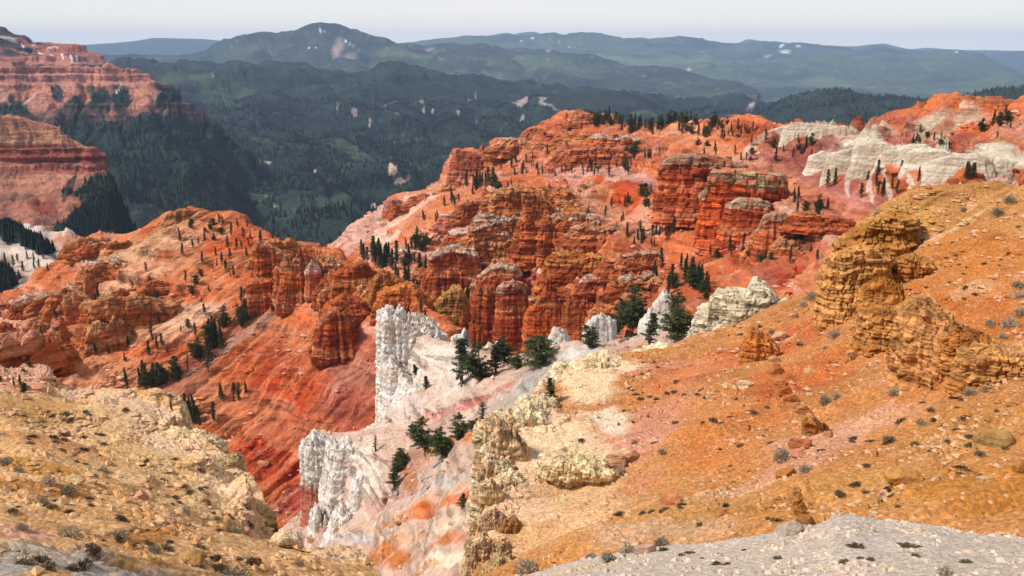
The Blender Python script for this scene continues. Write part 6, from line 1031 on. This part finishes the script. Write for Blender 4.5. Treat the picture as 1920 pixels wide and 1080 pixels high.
for i, a in enumerate([('longest bleached log of the driftwood pile below the clump', 790, 905, 832, 858, 2.4), ('grey forked log on top of the driftwood pile', 800, 900, 828, 872, 1.8), ('thick grey root end at the top of the driftwood pile', 812, 878, 834, 862, 3), ('crooked log lying right of the driftwood pile', 800, 918, 832, 884, 1.8), ('short upright stub of grey wood right of the pile', 828, 898, 832, 882, 1.5),
    ('thin pole lying lowest in the driftwood pile', 766, 930, 800, 912, 1.3), ('white roots spreading left of the dead tree', 900, 832, 908, 826, 2.4), ('long white root trailing right of the dead tree', 905, 826, 926, 830, 1.6),
    ('silvery log across the roots under the saddle grove', 1140, 632, 1188, 640, 2.0), ('second silvery log under the saddle grove', 1150, 640, 1200, 632, 1.6), ('bleached tangle right under the tallest pine', 1180, 630, 1216, 636, 1.5), ('short log behind the thin front pine', 1205, 640, 1238, 628, 1.3),
    ('dead trunk lying left of the slim pine', 1112, 654, 1128, 640, 1.1), ('log lying across the rubble gully', 385, 690, 412, 672, 1.6), ('log high in the rubble gully', 420, 665, 446, 645, 1.6), ('fallen trunk near the gully bushes', 350, 705, 372, 690, 1.4), ('pale trunk on the crest scree of the left ridge', 412, 480, 434, 478, 1.3), ('dark fallen trunk on the ridge summit', 316, 425, 348, 434, 1.2), ('leaning white trunk right of the bowl', 1290, 530, 1303, 518, 1.1)]):
    log(a[0], *a[1:6], 700 + i)
# ------------------------------------------------------------------ low shrubs on the near slopes
def make_shrub(kind, seed):
    rs = np.random.RandomState(seed); acc = Acc(); st = Acc()
    n = {'sage': 520, 'mat': 300}[kind]
    d = rs.randn(n, 3); d[:, 2] = np.abs(d[:, 2]); d /= np.linalg.norm(d, axis=1)[:, None]
    lump = 1 + .35 * fbm(d, 1.6, 2, seed)[:, None]
    base = (.36, .30, .22) if kind == 'sage' else (.17, .12, .07)
    r = rs.rand(n)[:, None] ** (.35)
    p = d * r * lump * np.array([.5, .5, .62 if kind == 'sage' else .30])
    a = d + rs.randn(n, 3) * .45 + [0, 0, .25]; a /= np.linalg.norm(a, axis=1)[:, None]
    b = np.cross(a, rs.randn(n, 3)); b /= np.linalg.norm(b, axis=1)[:, None]
    s = rs.uniform(.6, 1.4, n)[:, None] * (.17 if kind == 'sage' else .15); wd = .13 if kind == 'sage' else .32
    V = np.stack([p - b * s * wd, p + b * s * wd, p + a * s], 1).reshape(-1, 3)
    k = np.array(base) * rs.uniform(.5, 1.5, n)[:, None] * (1 + .12 * rs.randn(n, 3))
    acc.add(V, np.arange(n * 3).reshape(-1, 3), np.repeat(np.clip(k, .01, .6), 3, 0))
    for i in range(9):
        v = d[i] * .45; v[2] = abs(v[2]) * .8; Vt, Tt = tube([0, 0, -.08], .03, v, .01, 4); st.add(Vt, Tt, (.10, .075, .055))
    return acc.mesh('foliage', M_LEAF), st.mesh('stems', M_BARK)
SL = {k: [make_shrub(k, 80 + i) for i in range(3)] for k in ('sage', 'mat')}
SP = {}
srs = random.Random(5)
def shrub(kind, x, y, wpx, label, group, squash=1.0):
    loc, nrm = hit(x, y)
    if loc is None: return None
    sc = loc.length / F_PX; w_ = wpx * sc; v = srs.randrange(3); key = (kind, v)
    if key not in SP:
        root = empty('sagebrush' if kind == 'sage' else 'mat_plant', (0, 0, 0), None, None)
        for nm, me in zip(('foliage', 'stems'), SL[kind][v]):
            c = bpy.data.objects.new(nm, me); COL.objects.link(c); c.parent = root
        SP[key] = root; o = root
    else:
        src = SP[key]; o = src.copy(); COL.objects.link(o)
        for ch in list(src.children): c = ch.copy(); COL.objects.link(c); c.parent = o
    o.location = loc; o.scale = (w_ * srs.uniform(.9, 1.3), w_ * srs.uniform(.7, 1.0), w_ * squash * srs.uniform(.7, 1.1))
    o.rotation_euler = (0, 0, srs.uniform(0, 6.28))
    q = Vector((0, 0, 1)).rotation_difference(nrm.lerp(Vector((0, 0, 1)), .4).normalized()); o.rotation_mode = 'QUATERNION'
    o.rotation_quaternion = q @ __import__('mathutils').Euler((0, 0, srs.uniform(0, 6.28))).to_quaternion()
    o['label'] = label; o['category'] = 'shrub'; o['group'] = group
    return o
GS = [('grey round shrub near the top of the ochre hill', 1870, 402, 24), ('grey shrub at the upper right edge of the ochre hill', 1894, 378, 22), ('dark green tuft on the ochre hill brow', 1644, 402, 12), ('olive tuft high on the ochre hill', 1806, 396, 12), ('grey sage at the right edge beside another', 1908, 536, 22), ('grey green sage below the pair at the right edge', 1912, 558, 26), ('small grey sage left of the largest pale sage', 1856, 608, 20), ('largest pale sage at the right side', 1892, 612, 34), ('olive sage behind the largest pale sage', 1912, 590, 22), ('grey sage under the largest pale sage', 1880, 634, 18),
 ('tall grey sage left of the cracked block crag', 1566, 632, 24), ('olive sage beneath the cracked block crag', 1668, 645, 20), ('low grey sage trailing on the slope', 1548, 654, 14), ('grey sage on the pale strip', 1600, 672, 20), ('grey sage below the ochre crags', 1702, 720, 30), ('brownish sage right of it on the pale strip', 1676, 740, 22), ('grey sage by the flaky ledge', 1850, 735, 24), ('grey sage in the pale strip at the right', 1818, 738, 20),
 ('grey clump above the cracked orange block', 1570, 748, 20), ('long grey clump above the red boulder', 1548, 756, 26), ('brown sage left of the wedge boulder', 1726, 795, 18), ('brown sage beside the red boulder', 1465, 858, 40), ('olive sage on the stony stripe', 1510, 884, 26), ('sage below the pink boulders', 1168, 890, 24), ('grey sage behind the pink boulders', 1240, 848, 14), ('small olive sage above the pink boulders', 1190, 832, 14),
 ('grey sage behind the pale orange boulder', 1446, 624, 14), ('grey sage at the foot of the stacked ochre crag', 1524, 560, 22), ('brown sage left of the stacked ochre crag', 1505, 572, 18), ('large purple grey bush at the gravel edge, bottom centre', 990, 1076, 58), ('grey bush behind the pinkish block', 1180, 1040, 34), ('grey bush left of the pinkish block', 1108, 1046, 22), ('tan grass tuft beside the pinkish block', 1140, 1050, 30), ('low grey bush by the whitish boulder', 1240, 1022, 30), ('round sage at the lip of the pale gravel', 1772, 1078, 26),
 ('tall round sage in the lower left slope', 290, 1034, 26), ('wide olive sage on the left slope', 128, 925, 36), ('pale sage at the right of the left slope', 348, 962, 22), ('round grey sage in the middle of the left slope', 288, 920, 16), ('sage by the broken rib of the left slope', 438, 1000, 24), ('long sage below the middle of the left slope', 224, 1006, 28), ('sage with pale top at the left slope bottom', 132, 1008, 34), ('faded sage high on the left slope', 172, 845, 16), ('faded sage under the cream slab', 192, 886, 18), ('sage at the far left edge', 10, 872, 28), ('sage second from the far left edge', 34, 884, 22), ('sage left of the cream slab', 92, 908, 26),
 ('olive sage on the stripe below the cream slab', 78, 948, 22), ('pale low sage at the left slope foot', 40, 992, 24), ('tuft at the bottom edge by the gravel', 440, 1084, 44), ('brown tuft on the tan brow, bottom centre', 560, 1060, 22)]
for lb, x, y, ww in GS: shrub('sage', x, y, ww * .85, lb, 'grey sage shrubs')
ZN = [('on the upper ochre hill', 1800, 460, 110, 60, 14, 7, 14), ('by the cracked block crag on the ochre hill', 1780, 545, 60, 24, 9, 8, 14), ('on the right hillside under the rubble', 1800, 500, 90, 40, 9, 7, 12), ('on the orange slope right of the cream outcrop', 1440, 640, 70, 34, 10, 8, 18), ('on the rosy slope', 1250, 730, 90, 34, 16, 7, 16), ('on the rosy shoulder by the cream crag', 1200, 770, 60, 34, 10, 6, 12),
 ('in the middle of the orange slope', 1360, 800, 80, 50, 16, 9, 20), ('on the stony stripe', 1600, 830, 120, 20, 12, 10, 24), ('below the stony stripe', 1620, 920, 110, 40, 16, 10, 26), ('on the lower right slope', 1800, 870, 90, 60, 15, 10, 24), ('on the cream headland', 1040, 880, 70, 60, 8, 6, 16), ('on the tan slope above the gravel', 1280, 960, 130, 30, 14, 10, 22), ('at the right above the wedge boulder', 1800, 770, 90, 34, 12, 9, 20),
 ('on the pale gravel, left part', 1300, 1050, 150, 14, 12, 10, 26), ('on the pale gravel, right part', 1650, 1040, 180, 24, 14, 10, 30),
 ('at the top of the left slope', 150, 780, 110, 20, 14, 7, 16), ('on the upper left slope', 130, 830, 110, 24, 16, 8, 18), ('in the middle of the left slope', 230, 870, 110, 26, 16, 8, 18), ('right of the middle of the left slope', 330, 920, 80, 34, 13, 8, 18), ('on the lower left slope', 150, 950, 140, 24, 14, 10, 24), ('on the left slope near its edge', 420, 970, 60, 34, 10, 8, 20), ('on the left slope foot', 220, 1020, 160, 16, 14, 12, 30), ('on the grey gravel at the bottom left', 90, 1058, 110, 16, 13, 18, 40), ('at the bottom of the left slope', 420, 1060, 110, 14, 9, 14, 34)]
tot_s = 0
for ph, cx, cy, rx, ry, n, w0, w1 in ZN:
    items = []
    for _ in range(int(n * .75)): items.append((cx + srs.gauss(0, .55) * rx, cy + srs.gauss(0, .55) * ry))
    items = [q for q in items if q[0] < 1925 and q[1] < 1095 and (hit(*q)[0] is not None) and hit(*q)[0].length < 130]
    items.sort()
    for i, (x, y) in enumerate(items):
        shrub('mat', x, y, srs.uniform(w0, w1) * .85, f'dark mat plant {ph}, {ORD[i]} from left', 'dark mat plants on the near slopes', squash=.8); tot_s += 1
print('mat plants', tot_s)

# ------------------------------------------------------------------ loose stones too many to count
def stones(name, specs, seed, label):
    rs = np.random.RandomState(seed)
    V, T, C = [], [], []; base = 0
    oct_v = np.array([[1, 0, 0], [-1, 0, 0], [0, 1, 0], [0, -1, 0], [0, 0, 1], [0, 0, -1]], float)
    oct_t = np.array([[0, 2, 4], [2, 1, 4], [1, 3, 4], [3, 0, 4], [2, 0, 5], [1, 2, 5], [3, 1, 5], [0, 3, 5]])
    for key, n, s0, s1, pale, far in specs:
        D = PATCH[key]; P, N = D['P'], D['N']; px, py = D['px'], D['py']
        ok = (px > -140) & (px < 2060) & (py < 1140) & (py > 0)
        ok[:6] = False
        I = np.flatnonzero(ok.ravel()); cl = np.clip(.35 + 1.5 * fbm(P.reshape(-1, 3)[I], 3.5 / (far * .12), 3, seed + 9), .04, 2) ** 1.6; I = rs.choice(I, n, p=cl / cl.sum())
        p = P.reshape(-1, 3)[I]; q = P.reshape(-1, 3)[np.minimum(I + 1, P.shape[0] * P.shape[1] - 1)]
        p = p + (q - p) * rs.rand(n, 1); nn = N.reshape(-1, 3)[I]; dist = np.linalg.norm(p, axis=1)
        c = D['C'].reshape(-1, 3)[I]
        s = (s0 + (s1 - s0) * rs.rand(n) ** 7 * 1.3) * (dist / far) ** .75
        sc = np.stack([s, s * rs.uniform(.5, 1, n), s * rs.uniform(.3, .7, n)], 1)
        v = oct_v[None] * sc[:, None, :] * rs.uniform(.7, 1.25, (n, 6, 1))
        a = rs.uniform(0, 6.28, n); ca, sa = np.cos(a), np.sin(a)
        x = v[..., 0] * ca[:, None] - v[..., 1] * sa[:, None]; y = v[..., 0] * sa[:, None] + v[..., 1] * ca[:, None]
        v = np.stack([x, y, v[..., 2]], -1) + p[:, None, :] + nn[:, None, :] * (s * .12)[:, None, None]
        k = c * rs.uniform(.75, 1.25, (n, 1)); mixp = (rs.rand(n, 1) < pale); k = np.where(mixp, k * .55 + np.array([.72, .50, .33]) * .45, k)
        V.append(v.reshape(-1, 3)); T.append((oct_t[None] + (np.arange(n) * 6)[:, None, None] + base).reshape(-1, 3)); C.append(np.repeat(np.clip(k, .02, .85), 6, 0)); base += n * 6
    me = tri_mesh(name, np.concatenate(V), np.concatenate(T), np.concatenate(C), M_ROCKS)
    o = bpy.data.objects.new(name, me); COL.objects.link(o); o['kind'] = 'stuff'
M_ROCKS = attr_mat('loose_stone', .95)
stones('loose_stones', [('I', 30000, .03, .30, .42, 60), ('K', 18000, .025, .24, .45, 40), ('J', 9000, .010, .05, .4, 9), ('G', 3500, .12, .6, .5, 150)], 3, '')
stones('scree', [('F', 6000, .25, 1.7, .25, 380), ('H', 9000, .3, 2.3, .25, 480)], 4, '')
# ------------------------------------------------------------------ the far forest
def forest(name, specs, seed):
    rs = np.random.RandomState(seed); V, T, C = [], [], []; base = 0
    n5 = 5; t = np.arange(n5) * 2 * math.pi / n5
    r1 = np.stack([np.cos(t), np.sin(t), 0 * t], 1)
    tv = np.concatenate([r1 * [.20, .20, 1] + [0, 0, .04], [[0, 0, .62]], r1 * [.13, .13, 1] + [0, 0, .42], [[0, 0, 1.0]]])
    tt = np.array([[i, (i + 1) % 5, 5] for i in range(5)] + [[6 + i, 6 + (i + 1) % 5, 11] for i in range(5)])
    for key, n, h0, h1, maxR, green in specs:
        D = PATCH[key]; P = D['P']; px, py = D['px'], D['py']; R = np.hypot(P[..., 0], P[..., 1])
        a = np.zeros(px.shape); du = P[1:, 1:] - P[1:, :-1]; dv = P[1:, 1:] - P[:-1, 1:]
        a[1:, 1:] = np.linalg.norm(np.cross(du, dv), axis=-1)
        lum = D['C'] @ np.array([.3, .6, .1]); gr = D['C'][..., 1] - D['C'][..., 0]
        wgt = a * (R < maxR) * (px > -250) * (px < 2150) * (R ** -.55) * ((gr > -.004) & (lum < .16)); wgt[:40 if key != 'valley' else 30] *= .3
        wgt *= np.clip(.55 + 1.4 * fbm(P, 1 / 90., 3, seed), .08, 1.5)
        wgt = np.nan_to_num(wgt.ravel())
        if wgt.sum() <= 0: print('no cover', key); continue
        wgt = np.maximum(wgt, 0); wgt /= wgt.sum(); I = rs.choice(len(wgt), n, p=wgt)
        p = P.reshape(-1, 3)[I] + rs.randn(n, 3) * [2, 2, 0]
        h = rs.uniform(h0, h1, n); leafy = rs.rand(n) < sm(.0, .03, gr.ravel()[I]) * .0 + (fbm(p, 1 / 160., 3, seed + 4) > .35) * .55
        v = tv[None] * h[:, None, None] * np.where(leafy, 1.0, 1.0)[:, None, None]
        v[..., :2] *= np.where(leafy, 1.7, 1.0)[:, None, None]; v[..., 2] *= np.where(leafy, .7, 1.)[:, None]
        an = rs.uniform(0, 6.28, n); ca, sa = np.cos(an)[:, None], np.sin(an)[:, None]
        v = np.stack([v[..., 0] * ca - v[..., 1] * sa, v[..., 0] * sa + v[..., 1] * ca, v[..., 2]], -1) + p[:, None]
        c = np.where(leafy[:, None], np.array([.034, .050, .028]), np.array([.013, .023, .019])) * rs.uniform(.6, 1.5, (n, 1)) * green
        V.append(v.reshape(-1, 3)); T.append((tt[None] + (np.arange(n) * 12)[:, None, None] + base).reshape(-1, 3)); C.append(np.repeat(c, 12, 0)); base += n * 12
    me = tri_mesh(name, np.concatenate(V), np.concatenate(T), np.concatenate(C), M_ROCKS)
    o = bpy.data.objects.new(name, me); COL.objects.link(o); o['kind'] = 'stuff'
forest('far_forest', [('valley', 62000, 9, 19, 5200, 1.0), ('e3', 3500, 8, 16, 2200, 1.0), ('e2', 7000, 9, 16, 3500, 1.0), ('dark_hill', 9000, 9, 15, 4600, 1.0), ('e4', 900, 7, 13, 1200, 1.)], 6)
# ------------------------------------------------------------------ haze
def haze():
    me = bpy.data.meshes.new('haze')
    X, Z0, Z1 = 38000, -1420, 700
    v = [(x, y, z) for z in (Z0, Z1) for x, y in ((-X, -X), (X, -X), (X, X), (-X, X))]
    me.from_pydata(v, [], [(0, 3, 2, 1), (4, 5, 6, 7), (0, 1, 5, 4), (1, 2, 6, 5), (2, 3, 7, 6), (3, 0, 4, 7)])
    o = bpy.data.objects.new('haze', me); COL.objects.link(o); o['kind'] = 'stuff'
    m = bpy.data.materials.new('haze'); m.use_nodes = True; t = m.node_tree; t.nodes.clear()
    mo = t.nodes.new('ShaderNodeOutputMaterial'); pv = t.nodes.new('ShaderNodeVolumePrincipled')
    pv.inputs['Color'].default_value = HAZE_C; pv.inputs['Density'].default_value = HAZE_D; pv.inputs['Anisotropy'].default_value = 0
    t.links.new(pv.outputs[0], mo.inputs['Volume']); me.materials.append(m)
HAZE_D, HAZE_C = 3.4e-5, (.48, .66, 1.0, 1)
haze()
